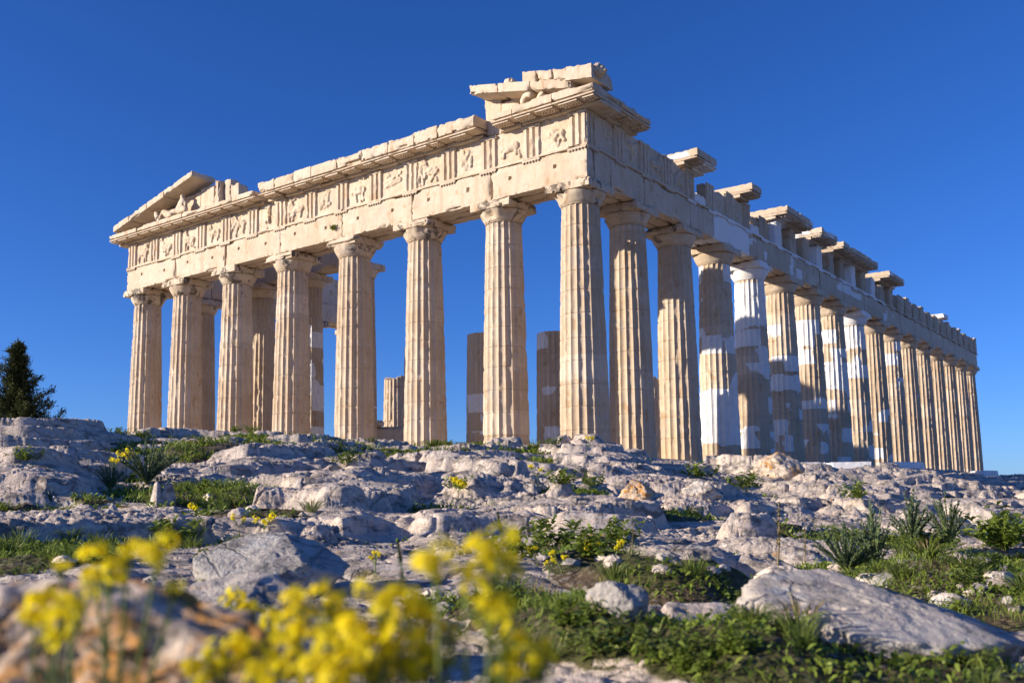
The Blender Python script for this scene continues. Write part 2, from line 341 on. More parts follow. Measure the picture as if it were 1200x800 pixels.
# ------------------------------------------------------------------ the temple (x = 0 north flank edge, y = 0 west front edge, z = 0 stylobate)
TEMPLE = thing('ancient_temple', (0, 0, 0), 'ruined marble Doric temple with two rows of tall fluted columns on the rocky hilltop', 'temple')
Wd, Ln = 30.88, 69.5
FX = [.99]+[4.68+4.296*i for i in range(6)]+[Wd-.99]
FY = [.99]+[4.69+4.291*i for i in range(15)]+[Ln-.99]
rng = random.Random(11)
HS = 9.57                                # shaft height
def shaft(x, y, z0, seed, h=HS, r0=.955, r1=.742, htot=HS, mat=None, chip=1., patch=0., band=(99, 99), soot=.1, name='column', broken=False, label=None):
    rs = random.Random(seed*7+1); nf, sub = 20, 8
    th = np.arange(nf*sub)/(nf*sub)*2*np.pi + rs.randrange(nf)*2*np.pi/nf
    ph = (np.arange(nf*sub) % sub)/sub
    nd = 11; joints = np.cumsum([0]+[rs.uniform(.85, 1.1) for _ in range(nd)]); joints = joints/joints[-1]*htot
    zs = set(np.round(np.arange(0, h, .11), 3)) | {h}
    for j in joints[1:-1]:
        if j < h-.1: zs |= {round(j-.016, 3), round(j, 3), round(j+.016, 3)}
    zs = np.array(sorted(zs)); jd = np.min(abs(zs[:, None]-joints[None, 1:-1]), axis=1)
    u = zs/htot; rad = r0+(r1-r0)*u + .022*np.sin(np.pi*u)
    fd = .074*(rad/r0)
    Rr = rad[:, None] - fd[:, None]*(1-(2*ph[None]-1)**2)
    TT, ZZ = np.meshgrid(th, zs); jj = jd[:, None]
    P = np.stack([np.cos(TT), np.sin(TT), ZZ*.9], -1)
    so = np.array([seed*3.7, seed*1.3, 0])
    arris = np.maximum(0, 1-2.6*np.minimum(ph, 1-ph))[None]
    c1 = np.clip(n3(P*np.array([3.5, 3.5, 2.2])+so, 1)-.30, 0, 1)*.11*chip
    c2 = np.clip(n3(P*np.array([9, 9, 7])+so, 2)-.25, 0, 1)*.05*chip
    jc = np.exp(-(jj/.05)**2)*np.clip(n3(P*6+so, 4)-.12, 0, 1)*.06*chip
    wear = np.clip(n3(P*1.1+so*2, 6)-.36, 0, 1)*.14*chip
    Rr = Rr - (c1+c2+jc)*(.25+.75*arris) - wear*.5 + .006*n3(P*4+so, 8)
    # worn flutes: pull towards a smooth drum where the wear is strong
    Rr = np.where(jj < .004, Rr-.02, Rr)
    G = Geo(); A = np.stack([Rr*np.cos(TT), Rr*np.sin(TT), ZZ], -1)
    if broken:
        top = h - .35*np.clip(n3(np.stack([np.cos(TT), np.sin(TT), TT*0], -1)*1.2+so, 3)+.35, 0, 1.2)
        A[..., 2] = np.minimum(A[..., 2], top)
    G.grid(np.swapaxes(A, 0, 1), close_u=True)
    cap = A[-1]; cen = cap.mean(0)
    rings = np.stack([cap, cen+(cap-cen)*.5+[0, 0, .04], cen+(cap-cen)*.02+[0, 0, .05]])
    G.grid(np.swapaxes(rings, 0, 1), close_u=True)
    o = G.make(name, mat or M_COL, TEMPLE, sharp=32); o.location = (x, y, z0)
    o['patch'] = float(patch); o['band_lo'] = float(band[0]); o['band_hi'] = float(band[1]); o['soot'] = float(soot)
    if label: o['label'] = label
    return o
def capital(par, seed, z=HS, ab=1.0, s=1., chip=.5, soot=.9, mat=None):
    """echinus and square abacus, local to its column"""
    th = np.arange(72)/72*2*np.pi; G = Geo()
    prof = [(.735, 0), (.752, .02), (.74, .03), (.765, .05), (.752, .06), (.785, .08), (.83, .16), (.89, .26), (.945, .36), (.975, .44), (.985, .48), (.93, .52), (.5, .53)]
    pr = np.array(prof)*[s, s]
    TT, II = np.meshgrid(th, np.arange(len(pr)), indexing='ij')
    r = pr[II, 0]; zz = pr[II, 1]
    P = np.stack([r*np.cos(TT), r*np.sin(TT), zz], -1); so = np.array([seed*2.1, 0, seed])
    dm = np.clip(n3(P*2.0+so, 2)-.05, 0, 1)*.28*chip + np.clip(n3(P*5+so, 5)-.2, 0, 1)*.10*chip
    dm = dm*sstep(.05, .3, zz)
    P[..., 0] -= dm*np.cos(TT); P[..., 1] -= dm*np.sin(TT)
    G.grid(P, close_u=True)
    a = ab*s
    G.box(-a, a, -a, a, .5*s, .86*s, .07, .01, .26*chip, seed)
    o = G.make('capital', mat or M_OLD, par, sharp=38); o.location = (0, 0, z); o['soot'] = float(soot)
    return o
# west front, eight columns
for i, fx in enumerate(FX):
    c = shaft(-fx, .99, 0, 20+i, r0=.972 if i in (0, 7) else .955, chip=.8+.5*rng.random(), soot=.30, patch=.0)
    capital(c, 20+i, chip=1.1 if i == 0 else .5+.5*rng.random(), soot=1.0 if i == 7 else .9)
# north flank, sixteen more; the middle ones were rebuilt with new marble
PATCH = {2: (.0, 99, 99, 'M'), 3: (.22, .9, 3.5, ''), 4: (.20, 7.1, 9.45, ''), 5: (.22, 4.2, 5.0, ''), 6: (.26, 99, 99, ''), 7: (.20, 5.0, 6.7, ''), 8: (.16, 8.0, 9.5, ''),
         9: (.14, 99, 99, ''), 10: (.10, 99, 99, ''), 11: (.06, 99, 99, '')}
for j in range(1, 17):
    p = PATCH.get(j, (0, 99, 99, ''))
    c = shaft(-.99, FY[j], 0, 50+j, chip=.7+.4*rng.random()+(.4 if 3 <= j <= 8 else 0), patch=p[0], band=(p[1], p[2]), soot=.15)
    k = capital(c, 50+j, chip=.25+.45*rng.random(), soot=.8 if j < 3 or j > 10 else .1, mat=M_NEW if j in (4, 8) else None)
# south flank: the west end still stands, then one broken stump
for j in range(1, 5):
    c = shaft(-Wd+.99, FY[j], 0, 80+j); capital(c, 80+j)
shaft(-Wd+.99, FY[5], 0, 85, h=7.55, chip=2.0, name='broken_column', broken=True, soot=.3, label='short broken column stump of eroded drums')
# west porch behind the front: six columns on a platform, two of them only half standing
PX = [-(5.43+4.003*i) for i in range(6)]; PY = 5.7
for i, x in enumerate(PX):
    if i < 3:
        h = (5.1, 5.5, 5.3)[i]
        shaft(x, PY, .7, 100+i, h=h, r0=.82, r1=.64, htot=9.2, chip=.4, patch=.27 if i < 2 else .2, name='broken_column', broken=False, soot=.2, label='half-height porch column patched with new marble')
    else:
        c = shaft(x, PY, .7, 100+i, h=9.4, r0=.84, r1=.665, htot=9.4, chip=1.7 if i > 3 else .6, patch=.45 if i in (3, 4) else .0, soot=.2, band=(99, 99))
        capital(c, 100+i, z=9.4, s=.9, soot=.2, chip=.2)
shaft(-16.5, 36.0, .3, 131, h=7.4, r0=.8, r1=.65, htot=9.4, name='broken_column', broken=True, chip=1.8, soot=.5)

def part(G, name, mat=M_OLD, sharp=40, soot=.3, parent=TEMPLE, **props):
    V = np.vstack(G.V); org = (V.min(0)+V.max(0))/2
    o = G.make(name, mat, parent, sharp=sharp, origin=org); o['soot'] = float(soot)
    for k, v in props.items(): o[k] = v
    return o
# stylobate and two lower steps
for k in range(3):
    e = .7*k
    G = Geo(); G.box(-Wd-e, e, -e, Ln+e, -.52*(k+1)+.004*(k > 0), -.52*k, .5, .01, .1, 3+k); part(G, 'temple_step' if k else 'temple_floor', soot=.1)
G = Geo(); G.box(-Wd+4.2, -4.2, 4.4, Ln-4.4, .0, .7, .8, .01, .1, 9); part(G, 'porch_platform', soot=.1)
# architrave
AF = .13; ZA, ZF, ZG = 10.43, 11.78, 13.13
def arch_block(axis, a, b, seed, mat=M_OLD, side=1, holes=(), **kw):
    """three slabs behind one another, resting on the abaci; axis 'x' west front, 'y' flank"""
    G = Geo(); g = .006
    for q, (d0, d1, res, cut) in enumerate(((AF, AF+.56, .055, 0), (AF+.60, AF+1.16, .25, rng.choice((0, 0, .03))), (AF+1.20, AF+1.77, .2, 0))):
        if axis == 'x': G.box(-b+g, -a-g, d0, d1, ZA+cut, ZF-.1, res, .015, .13, seed+q, holes if q == 0 else ())
        else:
            x0, x1 = (-d1, -d0) if side == 1 else (-Wd+d0, -Wd+d1)
            G.box(x0, x1, a+g, b-g, ZA+cut, ZF-.1, res if side == 1 else .3, .015, .13, seed+q, holes if q == 0 else ())
    return part(G, 'architrave_block', mat, **kw)
fj = [AF]+FX[1:7]+[Wd-AF]
for i in range(7):
    a, b = fj[i], fj[i+1]
    hs_ = [(-(.55+2.127*k+1.06), 11.15+.05*math.sin(k*3), .055, 1, 0) for k in range(14) if a < .55+2.127*k+1.06 < b]
    arch_block('x', a, b, 200+3*i, holes=hs_, soot=.22)
nj = [AF+1.78, 4.69, 8.98, 11.4, 15.7]+FY[5:16]+[Ln-AF]
for i in range(len(nj)-1):
    m = M_NEW if i == 3 else (M_MIXED if 4 <= i <= 9 else M_OLD)
    arch_block('y', nj[i], nj[i+1], 300+3*i, m, soot=.1, patch=.17 if 4 <= i <= 9 else 0., band_lo=99., band_hi=99.)
# the corner stone of the west front reaches round to the flank: its side is closed by this slab
G = Geo(); G.box(-.69, -AF+.001, AF+.565, AF+1.775, ZA, ZF-.1, .06, .012, .1, 341); part(G, 'architrave_block', soot=.1)
sj = [AF+1.8]+FY[1:5]+[FY[4]+1.1]
for i in range(5): arch_block('y', sj[i], sj[i+1], 380+3*i, side=-1)
# porch architrave over the three southern porch columns
for a, b in ((-25.9, -21.45), (-21.44, -17.5)):
    G = Geo(); G.box(a, b-.01, PY-.45, PY+.55, 10.90, 12.3, .2, .02, .12, int(-a)); part(G, 'porch_architrave', soot=0.)
G = Geo(); G.box(-25.9, -18.6, PY-.2, PY+.5, 12.31, 13.1, .2, .03, .2, 77); part(G, 'porch_frieze', soot=0.)
# taenia with regulae and guttae
def taenia(axis, a, b, seed, mat=M_OLD, side=1):
    G = Geo()
    if axis == 'x': G.box(-b, -a, AF-.055, AF+.3, ZF-.098, ZF, .09, .002, .05, seed)
    else: G.box(-AF-.3, -AF+.055, a, b, ZF-.098, ZF, .09, .002, .04, seed)
    return part(G, 'taenia', mat, soot=.1)
def regula(axis, c, mat=M_OLD):
    G = Geo(); w2 = .42
    if axis == 'x': G.box(-c-w2, -c+w2, AF-.05, AF-.002, ZF-.165, ZF-.100, .2)
    else: G.box(-AF+.002, -AF+.05, c-w2, c+w2, ZF-.165, ZF-.100, .2)
    for k in range(6):
        q = c-w2+.07+k*.14
        pt = (-q, AF-.028) if axis == 'x' else (-AF+.028, q)
        G.tube([(pt[0], pt[1], ZF-.166), (pt[0], pt[1], ZF-.225)], [.026, .034], 8)
    return part(G, 'regula', mat, soot=.0)
ft = [AF+.42+2.127*k for k in range(15)]
nt_ = [AF+.42+2.1415*k for k in range(33)]
for i in range(7): taenia('x', fj[i]-(.05 if i == 0 else 0), fj[i+1]-.004, 400+i)
for i in range(len(nj)-1): taenia('y', nj[i] if i else AF+.31, nj[i+1]-.004, 420+i, M_NEW if 3 <= i <= 8 else M_OLD)
for k, c in enumerate(ft):
    if k not in (13,): regula('x', c)
for k, c in enumerate(nt_): regula('y', c, M_NEW if 4 <= k <= 18 else M_OLD)
# triglyphs
def triglyph(axis, c, top=1.0, seed=0, mat=M_OLD, depth=.55, side=1):
    w_, H = .845, 1.35; gw = w_/6; d = .10
    prof = [(0, d), (gw*.5, .0), (gw*1.5, .0), (gw*2, d), (gw*2.5, 0.), (gw*3.5, 0), (gw*4, d), (gw*4.5, 0), (gw*5.5, 0), (w_, d)]
    prof = np.array(prof); zs = np.concatenate([np.linspace(0, H-.17, 12), [H-.165, H-.15]])
    so = np.array([seed*1.7, seed*.3, 0])
    def place(uu, dd, zz):
        if axis == 'x': return np.stack([-(c-w_/2+uu), AF+.0+dd, ZF+.003+zz], -1)
        return np.stack([-AF-dd, c-w_/2+uu, ZF+.003+zz], -1)
    # finer across
    uu = []; dd = []
    for (a0, b0), (a1, b1) in zip(prof[:-1], prof[1:]):
        for t in (0, .5): uu.append(a0+(a1-a0)*t); dd.append(b0+(b1-b0)*t)
    uu.append(w_); dd.append(d); uu = np.array(uu); dd = np.array(dd)
    U, Z = np.meshgrid(uu, zs, indexing='ij'); D = np.repeat(dd[:, None], len(zs), 1)
    D[:, -1] = -.0; D[:, -2] = D[:, -3]
    P = place(U, D, Z); nz = np.clip(fbm3(P*2.3+so, 2, 3)-.18, 0, 1)*.10 + .005*n3(P*7+so, 4); nz[0] *= .3; nz[-1] *= .3
    cut = H*top
    if top < 1: cut = H*top + .18*n3(P*2+so, 9)
    G = Geo(); G.grid(place(U, D+nz, np.minimum(Z, cut)), flip=(axis != 'x'))
    hb = H*min(top, 1.0)-.01
    if axis == 'x': G.box(-(c+w_/2), -(c-w_/2)-(.1 if c < 1 else 0), AF+d, AF+depth, ZF+.003, ZF+hb, .12, .0, .05, seed)
    else: G.box(-AF-depth, -AF-d, c-w_/2+(.1 if c < 1 else 0), c+w_/2, ZF+.003, ZF+hb, .12, .0, .05 if top == 1 else .3, seed)
    if top >= 1:
        if axis == 'x': G.box(-(c+w_/2)-.01, -(c-w_/2)+.01, AF-.02, AF+d+.05, ZF+H-.148, ZF+H-.003, .1, .005, .08, seed)
        else: G.box(-AF-d-.05, -AF+.02, c-w_/2-.01, c+w_/2+.01, ZF+H-.148, ZF+H-.003, .1, .005, .08, seed)
    return part(G, 'triglyph', mat, sharp=30, soot=.15)
# metopes with worn reliefs
def capsule(h, X, Z, p, q, r, ht):
    p, q = np.array(p), np.array(q); v = q-p; L = max(v@v, 1e-6)
    t = np.clip(((X-p[0])*v[0]+(Z-p[1])*v[1])/L, 0, 1); d = np.hypot(X-p[0]-t*v[0], Z-p[1]-t*v[1])
    return np.maximum(h, ht*np.clip(1-(d/r)**2, 0, 1)**.33)
def relief(X, Z, seed, strong):
    rs = random.Random(seed); h = np.zeros_like(X); J = lambda a=.06: rs.uniform(-a, a)
    fl = rs.choice((-1, 1)); X = X*fl
    ht = .105*strong; X = X*.86; Z = .1+(Z-.1)*.88
    kind = rs.choice(('horse', 'fight', 'figure', 'horse', 'scar'))
    if kind in ('horse', 'fight'):
        b0, b1 = (-.28+J(), .58+J()), (.18+J(), .66+J())
        h = capsule(h, X, Z, b0, b1, .16, ht)
        for bx, by in (b0, b1):
            for k in (0, 1):
                kn = (bx+J(.16), by-.25+J()); ft_ = (kn[0]+J(.14), .12+abs(J(.1)))
                if rs.random() < .85: h = capsule(h, X, Z, (bx, by-.05), kn, .065, ht*.8)
                if rs.random() < .7: h = capsule(h, X, Z, kn, ft_, .05, ht*.7)
        tor = (b1[0]+.12+J(), b1[1]+.32)
        if rs.random() < .8: h = capsule(h, X, Z, b1, tor, .11, ht); h = capsule(h, X, Z, tor, (tor[0]+.12+J(.2), tor[1]-.05+J(.15)), .05, ht*.8)
        if rs.random() < .4: h = capsule(h, X, Z, (tor[0]+.03, tor[1]+.13), (tor[0]+.05, tor[1]+.15), .075, ht)
    if kind in ('figure', 'fight'):
        x = (.0 if kind == 'figure' else .44)+J(.1)
        hip, sh = (x+J(), .62+J()), (x+J(.12), 1.0+J())
        h = capsule(h, X, Z, hip, sh, .12, ht*1.1)
        for s in (-1, 1):
            kn = (x+s*.13+J(.1), .36); h = capsule(h, X, Z, hip, kn, .075, ht)
            if rs.random() < .8: h = capsule(h, X, Z, kn, (kn[0]+J(.1), .1), .055, ht*.8)
            if rs.random() < .6: h = capsule(h, X, Z, sh, (sh[0]+s*.25+J(.1), sh[1]-.1+J(.2)), .05, ht*.8)
    if kind == 'scar':
        for k in range(4): h = capsule(h, X, Z, (J(.4), .3+rs.random()*.7), (J(.4), .3+rs.random()*.7), .07+.05*rs.random(), ht*.7)
    return h
def metope(axis, c, seed, strong=1., top=1., mat=M_OLD, rec=.10):
    w_, H = 1.29, 1.35; n_ = 58
    uu = np.linspace(-w_/2, w_/2, n_); zz = np.linspace(0, H, n_); U, Z = np.meshgrid(uu, zz, indexing='ij')
    h = relief(U, Z, seed, strong); so = np.array([seed*.9, seed*2.3, seed])
    def place(u, d, z):
        if axis == 'x': return np.stack([-(c+u), AF+rec-d, ZF+.003+z], -1)
        return np.stack([-AF-rec+d, c+u, ZF+.003+z], -1)
    Q = place(U, 0*U, Z); h = h*(1+.5*n3(Q*6+so, 1)) - np.where(h > .01, np.clip(n3(Q*4+so, 2)-.2, 0, 1)*.12, 0) + .012*fbm3(Q*5+so, 2, 3)
    h = np.maximum(h, -.02); h = np.where(Z < .07, np.maximum(h, .06), h)
    G = Geo(); cut = H if top >= 1 else H*top+.14*n3(Q*1.8+so, 7)
    G.grid(place(U, h, np.minimum(Z, cut)), flip=(axis != 'x'))
    t = H*min(1, top)-.02
    if axis == 'x': G.box(-c-w_/2, -c+w_/2, AF+rec+.03, AF+rec+.25, ZF+.003, ZF+t, .2, 0, .06, seed)
    else: G.box(-AF-rec-.25, -AF-rec-.03, c-w_/2, c+w_/2, ZF+.003, ZF+t, .15, 0, .06 if top >= 1 else .3, seed)
    return part(G, 'metope', mat, sharp=50, soot=.12)
for k, c in enumerate(ft):
    triglyph('x', c, 1., 500+k)
    if k < 14: metope('x', c+1.0635, 530+k, 1.0)
TT = {8: .8, 5: .92, 18: .95, 20: .9, 22: .88, 24: .93, 26: .9, 28: .86, 30: .92, 31: .85}
rng2 = random.Random(4)
for k, c in enumerate(nt_):
    triglyph('y', c, TT.get(k, 1.), 560+k, M_NEW if k in (9, 12, 15, 17) else (M_MIXED if 5 < k < 19 else M_OLD))
    if k < 32:
        cc = c+1.0708
        if k <= 3: metope('y', cc, 600+k, 1.0, 1. if k < 3 else .93)
        elif k in (4, 7): metope('y', cc, 600+k, .3, .28, M_NEW)
        elif k == 5: metope('y', cc, 600+k, .5, .8)
        elif k == 6: metope('y', cc, 600+k, .5, .96)
        elif k < 20: metope('y', cc, 600+k, .25, rng2.choice((.95, .9, .97)), rng2.choice((M_NEW, M_OLD, M_OLD)), rec=.42)
        else: metope('y', cc, 600+k, .5, .80+.17*rng2.random(), rec=.14)
# backing of the frieze
for i in range(7):
    G = Geo(); G.box(-fj[i+1]+.004, -fj[i], AF+.60, AF+1.7, ZF+.002, ZG-.02, .3, .01, .1, 640+i); part(G, 'frieze_backing', soot=0.)
BK = [1.9, 4.69, 9.6, 10.9, 12.2, 15.9, 17.4]+FY[5:16]+[Ln-AF]
for i in range(len(BK)-1):
    zt = ZG-.03
    if i in (3, 5): zt = ZF+.45
    if i > 11: zt = ZG-.25
    G = Geo(); G.box(-AF-1.7, -AF-.62, BK[i]+.004, BK[i+1], ZF+.002, zt, .25, .02, .2, 660+i); part(G, 'frieze_backing', soot=0.)
for i in range(5):
    G = Geo(); G.box(-Wd+AF+.02, -Wd+AF+1.6, sj[i]+.004, sj[i+1], ZF-.09, ZG+.4-.5*(i == 4), .3, .02, .15, 690+i); part(G, 'frieze_backing', soot=0.)

# cornice (geison) with mutules on its underside
def cornice(axis, a, b, seed, top=.60, inner=1.4, mat=M_OLD, mut=True, chip=.10, name='cornice_block', front=True):
    G = Geo(); z0, z1 = ZG+.001, ZG+.60
    pr = -.72                              # face of the corona
    def bx(u0, u1, d0, d1, za, zb, res, ch, sd, amp=.012):
        if axis == 'x': G.box(-u1, -u0, d0, d1, za, zb, res, amp, ch, sd)
        else: G.box(-d1, -d0, u0, u1, za, zb, res, amp, ch, sd)
    bx(a, b, AF-.12, AF+inner, z0, z0+.17, .15, chip*.4, seed)          # bed course
    bx(a, b, AF+pr-.01, AF+inner, z0+.172, z0+.235, .09, chip*.15, seed+1, .003)     # soffit fillet
    bx(a, b, AF+pr-.035, AF+inner, z0+.285, ZG+top, .08, chip, seed+2, .008); bx(a+.01, b-.01, AF+pr+.10, AF+inner-.01, z0+.237, z0+.283, .3, 0, seed, 0)  # corona face
    if mut:
        k = math.ceil((a-.55)/1.0635)
        while .55+1.0635*k < b:
            c = .55+1.0635*k; k += 1
            u0, u1 = max(a+.02, c-.42), min(b-.02, c+.42)
            if u1-u0 < .2: continue
            bx(u0, u1, AF+pr+.07, AF-.14, z0+.10, z0+.170, .2, .03, seed+k, .004)
            if axis == 'y' or True:
                for gi in range(6):
                    for gj in range(2):
                        u = c-.35+gi*.14; dd = AF+pr+.18+gj*.2
                        if a+.04 < u < b-.04:
                            pt = (-u, dd) if axis == 'x' else (-dd, u)
                            G.tube([(pt[0], pt[1], z0+.101), (pt[0], pt[1], z0+.065)], .03, 6)
    return part(G, name, mat, soot=.05)
# south-west corner run, long middle run of short blocks, north-west corner run
def run(axis, cuts, seed, top, **kw):
    for i in range(len(cuts)-1):
        cornice(axis, cuts[i]+.006, cuts[i+1]-.006, seed+5*i, top+rng.uniform(-.02, .03), **kw)
run('x', [18.75, 20.4, 22.5, 24.6, 26.7, 28.8, Wd+.60], 700, .53)
run('x', [4.95, 6.9, 8.2, 9.7, 11.3, 12.9, 14.6, 15.8, 17.2, 18.40], 740, .80, chip=.20)
run('x', [3.06, 4.12], 800, .48)
run('x', [-.62, 1.2, 3.05], 810, .60)
run('y', [AF+1.41, 2.7, 3.97], 830, .60, inner=1.5)
for k, (a, b, m) in enumerate(((8.25, 10.36, M_MIXED), (14.4, 15.63, M_MIXED), (19.13, 21.1, M_MIXED), (21.11, 23.11, M_MIXED), (24.53, 27.31, M_MIXED), (28.41, 30.8, M_OLD), (30.81, 33.2, M_OLD), (33.21, 35.62, M_OLD), (38.2, 40.0, M_MIXED), (40.01, 41.92, M_MIXED))):
    o = cornice('y', a, b, 850+7*k, .62, inner=2.0, mat=m); o['patch'] = .22; o['band_lo'] = 99.; o['band_hi'] = 99.
G = Geo(); G.box(-1.9, .1, 56.0, 57.6, ZG, ZG+.42, .15, .03, .2, 930); part(G, 'cornice_block', M_NEW)
# west pediment: what is left of the raking cornice, tympanum wall and roof edge
SL = .225
def sheared(x0, x1, y0, y1, dz0, dz1, seed, sgn, name='raking_cornice', mat=M_OLD, chip=.16, res=.09, zb=ZG+.68):
    """block following the pediment slope; sgn=+1 rises towards -x from the north corner, -1 rises towards +x from the south corner"""
    G = Geo(); G.box(x0, x1, y0, y1, dz0, dz1, res, .012, chip, seed)
    for V in G.V:
        V[:, 2] += zb + SL*((.6-V[:, 0]) if sgn > 0 else (V[:, 0]+31.48))
    return part(G, name, mat, soot=.05)
for k, (a, b) in enumerate(((-31.2, -29.6), (-29.59, -27.9), (-27.89, -26.3), (-26.29, -23.78))):
    sheared(a, b, -.62, .95, -.10+.05*(k == 3), .27, 940+k, -1)
for k, (a, b) in enumerate(((-5.18, -3.75), (-3.74, -2.2), (-2.19, -.35))):
    sheared(a, b, -.62, 1.2, -.30, .10, 950+k, 1, chip=.3 if k == 0 else .16)
for k, (a, b, h) in enumerate(((-2.62, -1.98, .44), (-1.96, -1.25, .44), (-1.24, -.62, .47))):
    sheared(a, b, -.50, .9, .11, .10+h, 960+k, 1, name='roof_edge_block')
G = Geo(); G.box(-.60, .58, -.60, 1.0, 0, .56, .07, .01, .10, 966)
for V in G.V: V[:, 2] += ZG+.75+.16*(.58-V[:, 0])
sima = part(G, 'roof_edge_block', soot=0.)
G = Geo(); G.box(-3.9, -3.35, -.2, .5, 0, .34, .07, .02, .4, 967)
for V in G.V: V[:, 2] += ZG+.68+SL*4.2+.11
part(G, 'roof_edge_block', soot=0.)
# tympanum slabs
for k, (a, b, zt) in enumerate(((-4.2, -3.3, 14.45), (-3.29, -2.0, 14.2), (-5.05, -4.21, 14.80))):
    G = Geo(); G.box(a, b, .25, .8, ZG+.03 if k == 2 else ZG+.61, zt, .1, .01, .08, 970+k); part(G, 'tympanum_slab', soot=0.)
for k, (a, b, zt, yy) in enumerate(((-27.5, -26.0, 14.6, .35), (-25.99, -24.3, 15.0, .35), (-24.29, -23.16, 15.15, .35), (-23.15, -22.86, 14.75, .35), (-22.85, -22.52, 15.3, .18), (-22.51, -21.95, 15.3, .5), (-21.94, -21.3, 14.92, .5))):
    G = Geo(); G.box(a, b, yy, yy+.7, ZG+.61, zt, .1, .02, .2 if k > 2 else .05, 980+k); part(G, 'tympanum_slab', soot=.1)
# the palmette stump at the south corner
G = Geo(); G.box(-31.2, -30.75, -.45, .0, ZG+.6, ZG+1.18, .06, .03, .3, 990)
part(G, 'corner_ornament', soot=.1)
# lion head waterspout on the corner block
def blob(G, c, r, seed, n=24, nz=.15, f=2.5):
    th = np.linspace(0, 2*np.pi, n, endpoint=False); ph = np.linspace(.02, np.pi-.02, n//2)
    T, Pp = np.meshgrid(th, ph, indexing='ij'); D = np.stack([np.cos(T)*np.sin(Pp), np.sin(T)*np.sin(Pp), np.cos(Pp)], -1)
    k = 1+nz*fbm3(D*f+seed*1.3, 3, seed)
    G.grid(np.asarray(c)+D*k[..., None]*np.asarray(r), close_u=True, flip=True)
G = Geo(); lc = np.array([.60, -.10, 14.30])
blob(G, lc, (.16, .30, .27), 1, 30, .3, 4)                    # mane
blob(G, lc+[.13, 0, -.01], (.15, .17, .19), 2, 20, .06)           # skull
blob(G, lc+[.26, 0, -.07], (.10, .105, .075), 3, 16, .05)         # muzzle
blob(G, lc+[.23, 0, -.16], (.08, .08, .035), 4, 14, .05)          # lower jaw
for s in (-1, 1):
    blob(G, lc+[.20, s*.085, .06], (.05, .045, .035), 5, 10, .05); blob(G, lc+[.08, s*.17, .15], (.05, .05, .07), 6, 10, .05)
V = np.vstack(G.V); G.make('lion_head', M_OLD, sima, origin=None, smooth=True).location = -np.array(sima.location)

# pediment sculptures: their own things, resting on the cornice
def skin_figure(name, loc, joints, bones, label, cat, mat=M_OLD, rotz=0, heads=()):
    me = bpy.data.meshes.new(name); me.from_pydata([j[:3] for j in joints], bones, []); me.materials.append(mat)
    o = bpy.data.objects.new(name, me); o.location = loc; o.rotation_euler = (0, 0, rotz); link(o)
    sk = o.modifiers.new('skin', 'SKIN'); sk.use_smooth_shade = True
    for i, j in enumerate(joints): me.skin_vertices[0].data[i].radius = (j[3], j[3])
    for i in range(len(joints)): me.skin_vertices[0].data[i].use_root = (i == 0)
    ss = o.modifiers.new('sub', 'SUBSURF'); ss.levels = 2; ss.render_levels = 2
    tx = bpy.data.textures.new(name+'_wear', 'CLOUDS'); tx.noise_scale = .16
    dm = o.modifiers.new('wear', 'DISPLACE'); dm.texture = tx; dm.strength = .06; dm.mid_level = .5
    tag(o, label, cat); o['soot'] = .25
    return o
zc = ZG+.60
skin_figure('marble_statue', (-25.15, -.12, zc), [(0, 0, .22, .24), (-.05, 0, .52, .24), (-.06, 0, .80, .22), (-.06, -.02, .98, .10), (-.04, -.05, 1.18, .17), (.42, -.2, .26, .16), (.62, -.22, .12, .12), (-.5, -.2, .30, .16), (-.75, -.2, .12, .12), (-.33, -.05, .62, .10), (-.52, -.1, .34, .08), (.22, -.05, .66, .10), (.40, -.12, .42, .08)],
            [(0, 1), (1, 2), (2, 3), (3, 4), (0, 5), (5, 6), (0, 7), (7, 8), (2, 9), (9, 10), (2, 11), (11, 12)], 'weathered seated marble statue with a head under the left peak of the gable', 'statue')
skin_figure('marble_statue', (-26.35, -.12, zc), [(0, 0, .2, .22), (-.3, 0, .36, .22), (-.52, 0, .58, .20), (.45, -.08, .38, .17), (.75, -.1, .12, .12), (.35, -.25, .18, .16), (.65, -.28, .10, .11), (-.75, -.05, .40, .10), (-.78, -.1, .14, .08)],
            [(0, 1), (1, 2), (0, 3), (3, 4), (0, 5), (5, 6), (2, 7), (7, 8)], 'headless reclining marble statue lying beside the seated figure in the gable', 'statue')
skin_figure('marble_statue', (-27.45, -.15, zc), [(0, 0, .1, .2), (.02, 0, .35, .19), (-.12, 0, .60, .15), (-.24, 0, .74, .08), (.4, -.08, .10, .12)],
            [(0, 1), (1, 2), (2, 3), (0, 4)], 'broken standing marble torso nearest the left end of the gable', 'statue')
skin_figure('marble_horse_head', (-2.55, -.25, zc), [(-.28, .1, .1, .2), (-.1, 0, .34, .19), (.10, -.08, .46, .15), (.26, -.2, .34, .12), (.36, -.28, .20, .10), (.06, .0, .58, .05)],
            [(0, 1), (1, 2), (2, 3), (3, 4), (2, 5)], 'weathered horse head carving on the cornice near the right gable end', 'statue')
skin_figure('marble_horse_head', (-1.95, -.25, zc), [(-.15, .1, .02, .16), (0, 0, .20, .15), (.14, -.08, .30, .12), (.28, -.18, .2, .09), (.1, 0, .38, .04)],
            [(0, 1), (1, 2), (2, 3), (2, 4)], 'smaller weathered horse head carving wedged deepest into the right gable corner', 'statue')
